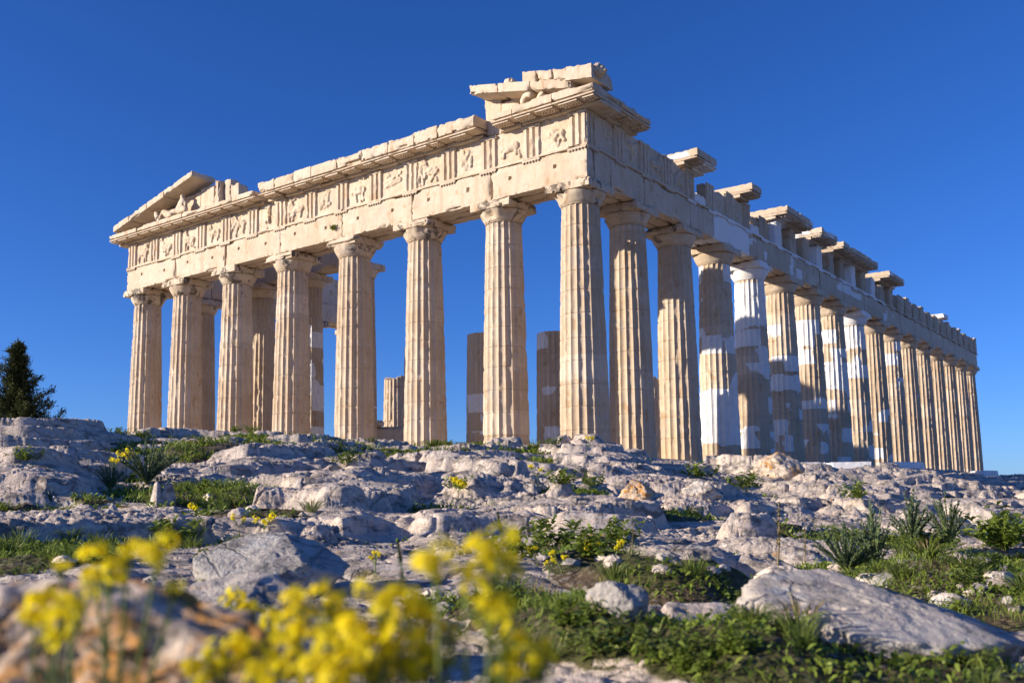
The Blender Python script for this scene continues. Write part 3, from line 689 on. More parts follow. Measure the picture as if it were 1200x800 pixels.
# low wall with rubble on it, seen in one gap between the columns
P0 = unproj(456, 520, 66.5)
G = Geo(); G.box(-1.15, 1.15, -1.2, 1.2, 0, 3.45, .2, .06, .5, 1020)
o = G.make('rubble_wall', M_OLD, None, sharp=45); o.location = (P0[0], P0[1], 0); o.rotation_euler = (0, 0, YAW)
tag(o, 'low broken marble wall under the column stump inside the temple', 'wall')
rr = random.Random(3)
for k in range(6):
    G = Geo(); s = (rr.uniform(.18, .4), rr.uniform(.2, .4), rr.uniform(.16, .26))
    G.box(-s[0], s[0], -s[1], s[1], 0, 2*s[2], .1, .05, .3, 1000+k)
    o = G.make('marble_block', M_OLD, None, sharp=45)
    o.location = (P0[0]-.75+.3*k*.8, P0[1]-.7+rr.uniform(-.2, .2)-.3*k*.6, 3.40); o.rotation_euler = (0, 0, rr.uniform(0, 3))
    tag(o, 'rough broken marble block lying on the low wall below the column stump', 'marble block', 'rubble blocks below the column stump')
# ------------------------------------------------------------------ the rocky hilltop
F2 = np.array([-math.sin(YAW), math.cos(YAW)]); R2 = np.array([math.cos(YAW), math.sin(YAW)])
EYE = CAM[2]
UU = [-400, 0, 60, 150, 230, 300, 380, 450, 560, 650, 720, 800, 900, 1000, 1090, 1150, 1200, 1500]
DS = [17, 17.5, 18.5, 20, 21, 21, 21.5, 22.5, 23.5, 24, 25, 26.5, 31, 35, 40, 44, 46, 48]
YS = [486, 503, 502, 506, 511, 503, 511, 520, 518, 522, 527, 541, 545, 547, 552, 557, 559, 562]
GS = [0, .279, .504, .686, .81, .927, 1.0]; GV = [1, .645, .433, .285, .185, .082, 0]
# broad rock mounds seen in the photograph: u, depth, half width m, half depth m, height m
MOUNDS = [(570, 14.5, 2.4, 1.8, .20), (660, 11.5, 1.1, 1.0, .15), (770, 16, 1.9, 1.5, .25), (640, 19, 2.2, 1.6, .10), (880, 19.5, 1.8, 1.6, .16), (1120, 18, 1.6, 1.5, .20), (1080, 26, 3., 2.5, .15), (960, 26, 2.4, 2., .12)]
HOLLOW = [(40, 8.6, 1.0, 1.3, .34), (1120, 8.8, 1.5, 1.7, .42), (1080, 6.0, .8, .9, .12), (690, 9.0, .5, .8, .22), (250, 9.5, .5, .7, .15), (740, 4.6, .55, .7, .08)]
SOILZ = [(760, 2.7, .42, .75, .09), (1000, 2.3, .5, .35, .08), (640, 2.9, .3, .8, .09), (790, 4.3, .42, .5, .10), (690, 5.6, .5, .9, .12), (1130, 5.2, .6, 1.0, .14), (310, 8.3, .9, .6, .16), (255, 11., .8, 1., .16), (660, 13.2, .9, .7, .2), (840, 12.3, 1.4, .5, .15),
         (1000, 12, 1.5, .5, .14), (520, 7.0, .5, .6, .10), (460, 5.4, .4, .5, .08), (90, 5.0, .5, .6, .10), (560, 3.6, .3, .5, .08), (420, 13, .6, .4, .15), (230, 18, .8, 1.2, .2)]
def base_e(t, d):
    u = PPX+F_PX*t; ds = np.interp(u, UU, DS); ys = np.interp(u, UU, YS); yh = 589.7-.0082*(u-542)
    s = np.log(np.maximum(d, 2)/2)/np.log(ds/2)
    y = ys+(800-ys)*np.interp(s, GS, GV)
    e = (yh-y)*np.clip(d, 2, None)/F_PX
    er = (yh-ys)*ds/F_PX
    fall = np.where(u > 850, .004, .03)
    return np.where(d > ds, er-np.minimum(fall*(d-ds)*1.5, 1.2), e)
def add_mound(u0, u1, vt, vb, deep):
    """a hump of bedrock as seen in the photograph: left, right, top and foot rows of its outline"""
    uc = (u0+u1)/2; t = (uc-PPX)/F_PX; dd = np.geomspace(1.5, 40, 3000); e = base_e(np.full_like(dd, t), dd); yh = 589.7-.0082*(uc-542)
    y = yh-e*F_PX/dd; d0 = dd[np.argmax(y <= vb)]; d1 = dd[np.argmax(y <= vt)] if (y <= vt).any() else d0*1.4
    d1 = min(d1, d0*1.55); wx = (u1-u0)/F_PX*d0/2; h = np.clip(.55*(vb-vt)/F_PX*d0, .08, .34)
    MOUNDS.append((uc, (d0+d1)/2, wx*1.1, max((d1-d0)/2*1.1, .6), min(h, .32*wx)))
for m in ((124, 242, 577, 624, .9), (468, 566, 602, 648, .8), (318, 446, 599, 640, .8), (0, 150, 528, 582, .8), (190, 306, 541, 578, .8), (622, 850, 588, 668, .7), (815, 1015, 586, 672, .6), (980, 1085, 577, 622, .7), (838, 990, 655, 700, .6),
          (330, 470, 545, 590, .8), (395, 520, 560, 600, .8), (500, 640, 545, 580, .8), (640, 800, 525, 565, .8), (92, 430, 655, 790, .8), (860, 1000, 560, 590, .8), (1040, 1200, 565, 590, .8)): add_mound(*m)
def terrain(x, y, want_soil=False):
    dx, dy = x-CAM[0], y-CAM[1]
    d = dx*F2[0]+dy*F2[1]; l = dx*R2[0]+dy*R2[1]
    dd = np.maximum(d, .35); t = l/dd
    e = base_e(t, dd)
    sm = sstep(0, 6, dd); mh = 0
    for (u, md, wx, wy, h) in MOUNDS+[(a, b, c, dd_, -h_) for a, b, c, dd_, h_ in HOLLOW]:
        ml = (u-PPX)/F_PX*md
        wob = .22*n2(l*1.3+md, d*1.3, 31)
        q = np.hypot((l-ml)/wx, (d-md)/wy)+wob
        q = q+.16*n2(l*2.9+u, d*2.9, 32); bump_ = h*(.6*sstep(1.12, .55, q)+.4*sstep(1.35, .0, q)) if h > 0 else h*sstep(1.12, .42, q); e = e+bump_
        if h > 0: mh = mh+bump_
    A = np.clip(.022*dd, .035, .30)
    # strata run across the view, slightly tilted
    a = l*.92+d*.30; b = d*.95-l*.25
    w1 = n2(a*.35, b*.35, 1)*1.1; w2 = n2(a*.35+9, b*.35, 2)*1.1
    m1 = np.abs(n2((a+w1)*.30, (b+w2)*.44, 3)); m2 = np.abs(n2((a+w2)*.85, (b+w1)*1.15, 4)); m3 = np.abs(n2(a*2.1+w1*2, b*2.8, 5))
    h = A*(1.7*m1+.16*m2-.53)+np.minimum(A, .22)*(.13*m3-.03)
    # ledges
    st = .30+.12*n2(a*.12, b*.12, 6)
    q = (e+h)/st+.55*n2(a*.22, b*.3, 7)+.12*n2(a*1.2, b*1.6, 17); fr = q-np.floor(q)
    led = (sstep(.40, .60, fr)-fr)*st
    h = h+led*(.40+.55*sstep(-.25, .35, n2(a*.18, b*.18, 8)))*sm
    # joints and solution cracks
    f1, f2, idv = worley2((a+w2*.5)*.62+.25*n2(a*2, b*2, 33), (b+w1*.5)*.95+.25*n2(a*2, b*2, 34), 9)
    crk = np.exp(-((f2-f1)/.055)**2)*sstep(-.2, .4, n2(a*.4, b*.4, 10))
    h = h-crk*np.minimum(A*.5, .16)+(idv-.5)*A*.14
    near = sstep(16, 5, dd)
    f1, f2, idv = worley2(a*2.3+.4*m3+.3*n2(a*5, b*5, 35), b*3.3+.3*n2(a*5, b*5, 36), 11)
    h = h-np.exp(-((f2-f1)/.07)**2)*.035*sstep(-.1, .5, n2(a*.9, b*.9, 12))+(idv-.5)*.022
    # fracture lines that follow the strata
    for fr_, fy_, dp_, sd_ in ((.55, 1.1, .06, 51), (1.3, 2.6, .035, 52), (3.1, 5.5, .016, 53)):
        nn = n2(a*fr_+w1*.6, b*fy_+w2*.6, sd_); h = h-dp_*np.clip(dd/9, .35, 1.3)*np.exp(-(nn/.05)**2)*sstep(-.25, .25, n2(a*fr_*.6+5, b*fr_*.6, sd_+5))
    # soil collects in the low places
    lowb = n2(a*.16, b*.22, 13)*.5
    soil_l = A*(-.20+.45*lowb)-.03-.9*np.minimum(mh, .35)
    for (u, md, wx, wy, hh) in HOLLOW:
        ml = (u-PPX)/F_PX*md
        soil_l = soil_l+.22*sstep(1.3, .5, np.hypot((l-ml)/wx, (d-md)/wy))
    for (u, md, wx, wy, hh) in SOILZ:
        ml = (u-PPX)/F_PX*md
        q = np.hypot((l-ml)/wx, (d-md)/wy)+.25*n2(l*2.2, d*2.2, 41)
        soil_l = soil_l+hh*sstep(1.2, .4, q)*sstep(.25, .05, mh)
    sd = soil_l-h
    soil = sstep(-.03, .05, sd)
    smo = np.clip(.30+.70*sstep(-.15, .35, n2(a*.33+3, b*.42, 61))-1.4*np.minimum(mh, .3), .22, 1)
    rough = .034*np.abs(n2(a*6.3, b*8, 14))+.017*np.abs(n2(a*14, b*17, 15))+.007*n2(a*31, b*36, 16)+.0022*n2(a*71, b*80, 19)
    pock = np.clip(n2(a*4.5, b*5.5, 20)-.25, 0, 1)*.05+np.clip(n2(a*11, b*13, 21)-.25, 0, 1)*.025
    rough = ((rough-.015)*np.clip(dd/7, .50, 1.3)-pock*np.clip(dd/6, .3, 1.2))*smo
    h = h+rough*(1-.8*soil)
    h = np.where(sd > 0, h+sd*.85, h)+soil*.010*n2(a*20, b*20, 18)
    z = EYE+e+h
    # keep the ground under the temple's steps
    inx = np.minimum(x+Wd+1.2, 1.3-x); iny = np.minimum(y+1.3, Ln+1.3-y); ins = np.minimum(inx, iny)
    z = np.where(ins > -1.2, np.minimum(z, -1.60+np.clip(-ins, 0, 1.2)*1.3), z)
    return (z, soil) if want_soil else z
tc_ = np.concatenate([np.linspace(-1.3, -.54, 180), np.linspace(-.535, .645, 1280), np.linspace(.65, 1.6, 200)])
dc_ = np.concatenate([np.geomspace(.45, 2.0, 150)[:-1], np.geomspace(2.0, 50, 1130)[:-1], np.geomspace(50, 150, 40)])
TG, DG = np.meshgrid(tc_, dc_, indexing='ij')
GX = CAM[0]+DG*(F2[0]+TG*R2[0]); GY = CAM[1]+DG*(F2[1]+TG*R2[1])
GZ, SO = terrain(GX, GY, True)
P = np.stack([GX, GY, GZ], -1)
G = Geo(); G.grid(P)
gr = G.make('rocky_ground', M_ROCK, None, attrs={'soil': SO.ravel()}); tag(gr, kind='structure', label='weathered limestone bedrock of the hilltop with soil in its hollows')
G = Geo(); an = np.linspace(0, 2*np.pi, 97)[:-1]; rad = np.array([0.01, 60, 160, 190, 400])
zz = np.array([-4.2, -4.2, -6, -45, -90.])
G.grid(np.stack([np.cos(an)[:, None]*rad[None]-5, np.sin(an)[:, None]*rad[None]+15, np.repeat(zz[None], 96, 0)], -1), close_u=True)
hl = G.make('hill', M_ROCK, None, attrs={'soil': np.ones(96*5)}); tag(hl, kind='structure', label='flank of the rocky hill')
G = Geo(); rad = np.array([300, 3000, 30000.])
G.grid(np.stack([np.cos(an)[:, None]*rad[None], np.sin(an)[:, None]*rad[None], np.full((96, 3), -88.)], -1), close_u=True)
pl = G.make('plain', M_PLAIN, None); tag(pl, kind='structure', label='distant plain below the hill')

# image row of every ground vertex, used to find where a ray meets the ground
_q = P.reshape(-1, 3)-CAM; _z = _q@fwd
GU = (PPX+F_PX*(_q@rgt)/_z).reshape(TG.shape); GVv = (PPY-F_PX*(_q@upv)/_z).reshape(TG.shape)
def hit(u, v):
    """first ground point met by the line of sight towards (u, v)"""
    i = int(np.argmin(np.abs(tc_-(u-PPX)/F_PX))); col_v = GVv[i]; k = np.nonzero(col_v <= v)[0]
    k = int(k[0]) if len(k) else int(np.argmin(col_v))
    return P[i, k].copy(), float(DG[i, k])
def gz(x, y): return float(terrain(np.array([float(x)]), np.array([float(y)]))[0])

# ------------------------------------------------------------------ boulders
def ico(n=5):
    bm = bmesh.new(); bmesh.ops.create_icosphere(bm, subdivisions=n, radius=1)
    V = np.array([v.co[:] for v in bm.verts]); Fc = np.array([[v.index for v in f.verts] for f in bm.faces]); bm.free(); return V, Fc
ICO6 = ico(6); ICO5 = ico(5); ICO3 = ico(4)
def boulder(loc, size, seed, label, mat=None, rotz=None, tilt=(0, 0), cuts=9, name='boulder', group=None, ic=None, rough=1., facets=()):
    V, Fc = ic or ICO5; rs = np.random.default_rng(seed); D = V.copy(); r = np.ones(len(V))
    so = rs.uniform(-20, 20, 3)
    for k in range(cuts):                               # cut facets
        n = rs.normal(size=3); n[2] = abs(n[2])*.8 if k % 3 else n[2]; n /= np.linalg.norm(n)
        lim = rs.uniform(.62, .9); dn = D@n
        r = np.where(dn > 1e-3, np.minimum(r, np.where(dn > 1e-3, lim/np.maximum(dn, 1e-3), 9)), r)
    for n, lim in facets:
        n = np.array(n)/np.linalg.norm(n); dn = D@n; r = np.where(dn > 1e-3, np.minimum(r, lim/np.maximum(dn, 1e-3)), r)
    r = .92*r+.08
    r = r*(1+rough*(.15*n3(D*1.3+so, 1)+.10*np.abs(n3(D*2.6+so, 2))+.07*np.abs(n3(D*5.5+so, 3))+.045*n3(D*11+so, 4)+.022*n3(D*24+so, 5)))
    r = r-rough*np.clip(n3(D*3.5+so, 6)-.3, 0, 1)*.2-rough*np.clip(n3(D*9+so, 7)-.3, 0, 1)*.10
    W = D*r[:, None]; W /= np.abs(W).max(0)
    W = W*np.asarray(size)
    o = npmesh(name, W, Fc, mat or M_BOULDER, None, smooth=True, loc=loc)
    o.rotation_euler = (tilt[0], tilt[1], YAW+(rs.uniform(-.3, .3) if rotz is None else rotz))
    tag(o, label, 'boulder' if name == 'boulder' else 'stone', group); return o
def pxboulder(u0, u1, vt, vb, seed, label, deep=1.0, **kw):
    """boulder filling that patch of the view: its front foot stands on the ground met at the lower edge"""
    uc = (u0+u1)/2; Pf, d = hit(uc, vb); wdt = (u1-u0)/F_PX*d/2; hgt = (vb-vt)/F_PX*d
    dp = max(wdt*deep, hgt*.5)
    c = unproj(uc, vb, d+dp*.8); zt = unproj(uc, vt, d+dp*.8)[2]
    g = min(gz(c[0], c[1]), Pf[2]); hz = (zt-g+.25*hgt)/2
    return boulder((c[0], c[1], zt-hz), (wdt, dp, hz), seed, label, **kw)
pxboulder(222, 428, 616, 702, 1, 'large smooth grey boulder in the middle of the lower left', .7, mat=M_GREY, cuts=4, rough=.42, ic=ICO6, rotz=0., tilt=(0, .08), facets=(((-.2, -.55, .8), .40), ((.5, -.3, .8), .5)))
pxboulder(100, 432, 664, 800, 2, 'broad rough grey slab of rock below the large smooth boulder', .7, mat=M_GREY, cuts=4, rough=.6, ic=ICO6, rotz=0., facets=(((-.15, -.5, .85), .45), ((.4, -.5, .8), .5)))
pxboulder(880, 945, 529, 563, 6, 'pale lichen stained boulder perched on the ridge before the north columns', .8, mat=M_LICHEN, cuts=9)
pxboulder(789, 850, 562, 586, 7, 'whitish block shaped boulder in the hollow below the ridge', .7, mat=M_PALE, cuts=10)
pxboulder(724, 768, 560, 586, 8, 'small brown boulder just left of the whitish block', .8, mat=M_LICHEN)
pxboulder(1108, 1184, 582, 624, 9, 'grey boulder standing above the shaded hollow at the right', .8, cuts=8)
pxboulder(908, 1032, 712, 764, 10, 'flat topped grey boulder in the green plants at lower right', .8, cuts=8, ic=ICO6)
pxboulder(686, 762, 678, 730, 11, 'bluish pointed boulder among the leafy plants near the bottom centre', .8, mat=M_GREY, cuts=9)
pxboulder(846, 1215, 664, 775, 13, 'broad smooth slab sloping down to the right beside the path', .8, mat=M_GREY, cuts=3, rough=.6, ic=ICO6, rotz=0., tilt=(0, .14), facets=(((-.12, -.5, .85), .42), ((.45, -.2, .87), .5)))
pxboulder(880, 950, 660, 690, 19, 'small pale rock behind the left end of the sloping slab', .8, mat=M_PALE)
# near blurred rock at the lower left corner
c = unproj(60, 850, .80); boulder((c[0], c[1], c[2]-.005), (.25, .16, .125), 21, 'blurred rock covered in orange lichen at the bottom left corner', mat=M_ORANGE, cuts=5, ic=ICO6)
# cut marble blocks near the north columns
def mblock(u0, u1, vt, vb, d, seed, label, rot=0.):
    w_ = (u1-u0)/F_PX*d; c = unproj((u0+u1)/2, vb, d); h = (vb-vt)/F_PX*d
    G = Geo(); G.box(-w_/2, w_/2, -.5, .5, -.4, h, .08, .02, .14, seed)
    o = G.make('marble_block', M_NEW, None, sharp=45); o.location = c; o.rotation_euler = (0, 0, YAW+rot); tag(o, label, 'marble block')
mblock(1033, 1078, 541, 552, 40, 41, 'long squared white marble block on the rock by the far north columns', .25)
mblock(972, 1016, 541, 546, 37, 42, 'low broken white marble slab lying left of the squared block', -.1)
mblock(930, 962, 541.5, 543, 36, 43, 'thin white marble edge behind the lichen boulder', 0)
mblock(1144, 1163, 551, 558, 44, 44, 'small white marble block right of the last column', .1)
# loose stones
srs = random.Random(8); kk = 0
for k in range(420):
    u = srs.uniform(-30, 1230); v = srs.uniform(540, 795)
    Pf, d = hit(u, v)
    if float(terrain(Pf[:1], Pf[1:2], True)[1][0]) < .25 or d < 3.4: continue
    kk += 1
    if kk > 120: break
    s = srs.uniform(.006, .017)*d**.7*srs.choice((1, 1, 1, 1.7))
    boulder((Pf[0], Pf[1], Pf[2]+s*.10), (s*srs.uniform(.9, 1.5), s, s*srs.uniform(.5, .8)), 900+k, 'loose pale limestone fragment lying among the outcrops', name='loose_stone', group='loose stones among the outcrops', ic=ICO3, rotz=srs.uniform(0, 6), mat=srs.choice((M_BOULDER, M_GREY, M_PALE)))
# ------------------------------------------------------------------ plants
prs = random.Random(21); pnp = np.random.default_rng(21)
class Leaves:
    """many bent leaf blades in one mesh: each is two quads tapering to a tip"""
    def __init__(s): s.V = []; s.F = []; s.n = 0
    def add(s, base, dirs, length, width, bend=.35, nrm=None):
        base = np.atleast_2d(base).astype(float); n = len(base); dirs = np.broadcast_to(dirs, (n, 3)).astype(float)
        dirs = dirs/np.linalg.norm(dirs, axis=1)[:, None]; length = np.broadcast_to(length, (n,))[:, None]; width = np.broadcast_to(width, (n,))[:, None]
        up = np.array([0, 0, 1.])
        side = np.cross(dirs, up+pnp.normal(0, .35, (n, 3))); side /= np.linalg.norm(side, axis=1)[:, None]+1e-9
        mid = base+dirs*length*.5+np.array([0, 0, 1])*length*bend*.25
        tip = base+dirs*length-np.array([0, 0, 1])*length*bend*.35
        m2 = mid*.45+tip*.55+np.array([0, 0, 1])*length*bend*.10
        Q = np.stack([base-side*width*.22, base+side*width*.22, mid+side*width*.5, mid-side*width*.5, m2+side*width*.36, m2-side*width*.36, tip+side*width*.06, tip-side*width*.06], 1)
        idx = np.arange(n)[:, None]*8+s.n
        s.V.append(Q.reshape(-1, 3)); s.F.append(np.concatenate([idx+[0, 1, 2, 3], idx+[3, 2, 4, 5], idx+[5, 4, 6, 7]]).reshape(-1, 4)); s.n += 8*n
    def make(s, name, mat, parent=None, origin=None):
        V = np.vstack(s.V)
        if origin is not None: V = V-np.asarray(origin)
        return npmesh(name, V, np.vstack(s.F), mat, parent, smooth=True, loc=None)
def rdir(n, up=.6, spread=1.):
    a = pnp.uniform(0, 2*np.pi, n); d = np.stack([np.cos(a)*spread, np.sin(a)*spread, up+pnp.uniform(-.3, .4, n)], -1); return d/np.linalg.norm(d, axis=1)[:, None]

# ground cover: low herbs in every soil pocket, too many to count
ii, jj = np.nonzero((SO[180:1460, :] > .5) & (DG[180:1460, :] > 1.25) & (DG[180:1460, :] < 30)); ii = ii+180
area = (DG[ii, jj]*(tc_[700]-tc_[699]))*(np.gradient(dc_)[jj])
pt = P[ii, jj]; dd_ = DG[ii, jj]
dens = sstep(-.10, .35, n2(pt[:, 0]*.55+3, pt[:, 1]*.55, 61)+.45*n2(pt[:, 0]*2.1, pt[:, 1]*2.1, 62)+.30)*np.clip(.5+.5*SO[ii, jj], 0, 1)
dens = dens*np.where(dd_ < 6, 1., 1.0)
pr_ = area*dens*np.interp(dd_, [1.2, 4, 8, 15, 30], [4200, 3200, 1300, 450, 130]); cnt = pnp.poisson(pr_)
sel = np.repeat(np.arange(len(pt)), cnt)
print('ground cover leaves', len(sel))
bs = pt[sel]+np.stack([pnp.normal(0, .012, len(sel)), pnp.normal(0, .012, len(sel)), pnp.uniform(-.004, .02, len(sel))*np.clip(dd_[sel]/4, .5, 2)], -1)
sc_ = np.interp(dd_[sel], [1.2, 4, 8, 15, 30], [.017, .027, .045, .072, .12])*pnp.uniform(.5, 1.5, len(sel))
gsel = n2(bs[:, 0]*1.4, bs[:, 1]*1.4, 71)+pnp.normal(0, .25, len(sel)) > .18     # grassy spots among the herbs
L = Leaves(); L.add(bs, rdir(len(sel), .8)+np.where(gsel, 1., 0)[:, None]*np.array([0, 0, .9]), sc_*np.where(gsel, 1.5, 1), sc_*np.where(gsel, .11, pnp.uniform(.22, .55, len(sel))))
o = L.make('ground_cover', M_HERB); tag(o, 'low green herbs and clover filling the pockets of soil between the rocks', 'ground cover', kind='stuff')

def tuft(P0, h, n, seed, dry=.15, wide=.5):
    L = Leaves(); a = pnp.uniform(0, 2*np.pi, n); b = np.stack([np.cos(a), np.sin(a), 0*a], -1)*pnp.uniform(0, h*.25, n)[:, None]
    d = np.stack([np.cos(a)*wide, np.sin(a)*wide, pnp.uniform(.5, 1.3, n)], -1)
    L.add(b, d, h*pnp.uniform(.5, 1.1, n), h*.028*pnp.uniform(.6, 1.3, n), .5); return L
def herb(P0, h, n):
    """low bushy herb: leaves on short shoots"""
    L = Leaves(); k = max(5, n//14)
    for q in range(k):
        a = prs.uniform(0, 6.28); rr_ = h*prs.uniform(.1, .9); b = np.array([math.cos(a)*rr_, math.sin(a)*rr_, 0]); tip = b*1.25+np.array([0, 0, h*prs.uniform(.35, 1.)])
        t = pnp.uniform(.15, 1, 14)[:, None]; L.add(b*.6+(tip-b*.6)*t, rdir(14, .35), h*pnp.uniform(.18, .36, 14), h*.12, .4)
    return L
TUFTS = [tuft(None, 1., 80, 0).make('grass_tuft', M_GRASS), tuft(None, 1., 110, 1, wide=.9).make('grass_tuft', M_GRASS), tuft(None, 1., 50, 2, wide=.35).make('grass_tuft', M_DRY)]
HERBS = [herb(None, 1., 260).make('leafy_herb', M_HERB), herb(None, 1., 200).make('leafy_herb', M_GRASS), herb(None, 1., 240).make('leafy_herb', M_HERB)]
used = set()
def place(proto, loc, s, label, cat, group=None):
    o = proto if proto.name not in used else proto.copy()
    if o is not proto: col.objects.link(o)
    used.add(o.name); o.location = loc; o.scale = (s, s, s*prs.uniform(.8, 1.1)); o.rotation_euler = (0, 0, prs.uniform(0, 6.28)); return tag(o, label, cat, group)
soil_idx = np.nonzero(cnt >= 0)[0]
wgt = area*dens/dd_**1.15; wgt = wgt/wgt.sum()
for k, si in enumerate(pnp.choice(len(pt), 150, p=wgt)):
    d = dd_[si]; ty = prs.choice((0, 0, 1, 1, 2))
    place(TUFTS[ty], pt[si]-[0, 0, .005], prs.uniform(.05, .085)*d**.45, 'dry straw coloured grass tuft in a rock crevice' if ty == 2 else 'green grass tuft in a rock crevice', 'grass tuft', 'dry grass tufts in the crevices' if ty == 2 else 'green grass tufts in the crevices')
for k, si in enumerate(pnp.choice(len(pt), 130, p=wgt)):
    d = dd_[si]; place(prs.choice(HERBS), pt[si]-[0, 0, .005], prs.uniform(.028, .055)*d**.5, 'low leafy green herb growing in a soil pocket', 'herb', 'leafy herbs in the soil pockets')
# herbs and tufts that the photograph shows clearly
for (u, v, s, ty, lab) in ((200, 640, .26, 'h', 'bright green leafy plant left of the large grey boulder'), (243, 668, .14, 'h', 'small leafy weed growing on the near side of the large grey boulder'), (272, 697, .12, 'h', 'lower leafy weed on the edge of the grey slab'),
        (60, 655, .19, 't', 'long dark grass clump in shade at the left edge'), (15, 650, .22, 't', 'long grass clump nearest the left edge in shade'), (105, 650, .2, 't', 'long grass clump right of the shaded grass at the left'), (85, 635, .2, 't', 'long grass clump behind the shaded grass at the left'),
        (275, 506, .22, 'h', 'green plant on the skyline rock left of the porch'), (295, 505, .36, 't', 'green grass on the skyline below the fifth front column'), (435, 519, .2, 'h', 'green plant on the skyline below the fourth front column'), (650, 522, .25, 'h', 'green plant on the ridge before the corner column'), (525, 521, .18, 'h', 'little dark plant on the ridge below the third front column'),
        (405, 548, .32, 'h', 'green plant in a crack of the broad middle slab'), (365, 600, .25, 't', 'grass strip below the long pink boulder'), (540, 574, .28, 'h', 'small green plant at the foot of the middle slab'),
        (655, 568, .32, 'h', 'dark leafy plant in the hollow below the ridge'), (690, 572, .28, 'h', 'dark leafy plant in the hollow, right of its twin below the ridge'), (820, 560, .3, 'h', 'green plant beside the whitish block shaped boulder'), (872, 575, .34, 'h', 'green plant right of the whitish boulder'),
        (935, 715, .07, 'h', 'green plant at the left end of the sloping slab'), (1000, 585, .26, 'h', 'bright green plant at the top of the pitted outcrop'), (1165, 650, .34, 'h', 'large leafy green plant at the right edge'), (1192, 640, .34, 'h', 'large leafy plant cut off by the right edge'),
        (1090, 640, .2, 'h', 'dark leafy plant in the shaded hollow'), (1050, 655, .16, 't', 'grass clump in the shaded hollow'), (1120, 668, .22, 't', 'grass clump on the path edge in the hollow'),
        (30, 540, .34, 'h', 'dark plant between the blocky boulders near the left edge'), (640, 650, .26, 'h', 'leafy plant left of the massive outcrop'), (600, 655, .22, 'h', 'leafy plant behind the tall flower cluster'), (690, 655, .24, 'h', 'leafy plant at the foot of the massive outcrop'), (720, 640, .2, 'h', 'leafy plant climbing the left foot of the outcrop'),
        (660, 735, .13, 'h', 'broad leaved plant at the bottom centre'), (700, 765, .11, 'h', 'broad leaved plant nearest the bottom centre edge'), (760, 770, .10, 'h', 'broad leaved plant right of the bottom centre'), (850, 765, .09, 'h', 'low leafy plant at the bottom right of centre'), (1080, 770, .09, 'h', 'low leafy plant at the bottom below the sloping slab'), (640, 770, .11, 't', 'long grass blades at the bottom centre')):
    Pq, d = hit(u, v); s = s*min(1.6, d/np.interp(v, [500, 520, 540, 568, 597, 640, 700, 800], [25, 24, 20, 15, 11, 7, 4, 2.])); place(prs.choice(HERBS) if ty == 'h' else TUFTS[prs.choice((0, 1))], Pq-[0, 0, .01], s, lab, 'herb' if ty == 'h' else 'grass tuft')

# flowers -----------------------------------------------------------
def flower_cluster(r, n, fl):
    """domed cluster of four petalled flowers, flower size fl"""
    V = []; Fc = []; k = 0
    for q in range(n):
        if q % 9 == 0: lobe = np.array([prs.uniform(-.62, .62), prs.uniform(-.62, .62), prs.uniform(-.35, .45)])*r
        a = q*2.39996; dv = np.array([prs.gauss(0, 1), prs.gauss(0, 1), prs.gauss(.5, .8)]); dv /= np.linalg.norm(dv); ce = lobe+dv*r*.42
        nrm = dv+np.array([0, 0, .35]); nrm /= np.linalg.norm(nrm); t1 = np.cross(nrm, [.3, .9, .1]); t1 /= np.linalg.norm(t1); t2 = np.cross(nrm, t1); off = prs.uniform(0, 1.5)
        for p in range(4):
            b = off+p*math.pi/2; e1 = t1*math.cos(b)+t2*math.sin(b); e2 = -t1*math.sin(b)+t2*math.cos(b)
            s = fl*prs.uniform(.8, 1.15)
            for pp in (ce, ce+e1*s*.35-e2*s*.28+nrm*s*.18, ce+e1*s*.62-e2*s*.24+nrm*s*.14, ce+e1*s*.7+nrm*s*.06, ce+e1*s*.62+e2*s*.24+nrm*s*.14, ce+e1*s*.35+e2*s*.28+nrm*s*.18): V.append(pp)
            Fc.append((k, k+1, k+2, k+3)); Fc.append((k, k+3, k+4, k+5)); k += 6
    return np.array(V), np.array(Fc)
HEADV = [flower_cluster(1., 46, .36), flower_cluster(1., 32, .42), flower_cluster(1., 14, .48)]
HEADM = []
for V, Fc in HEADV:
    o = npmesh('flower_head', V, Fc, M_YEL, None, smooth=True); HEADM.append(o.data); bpy.data.objects.remove(o)
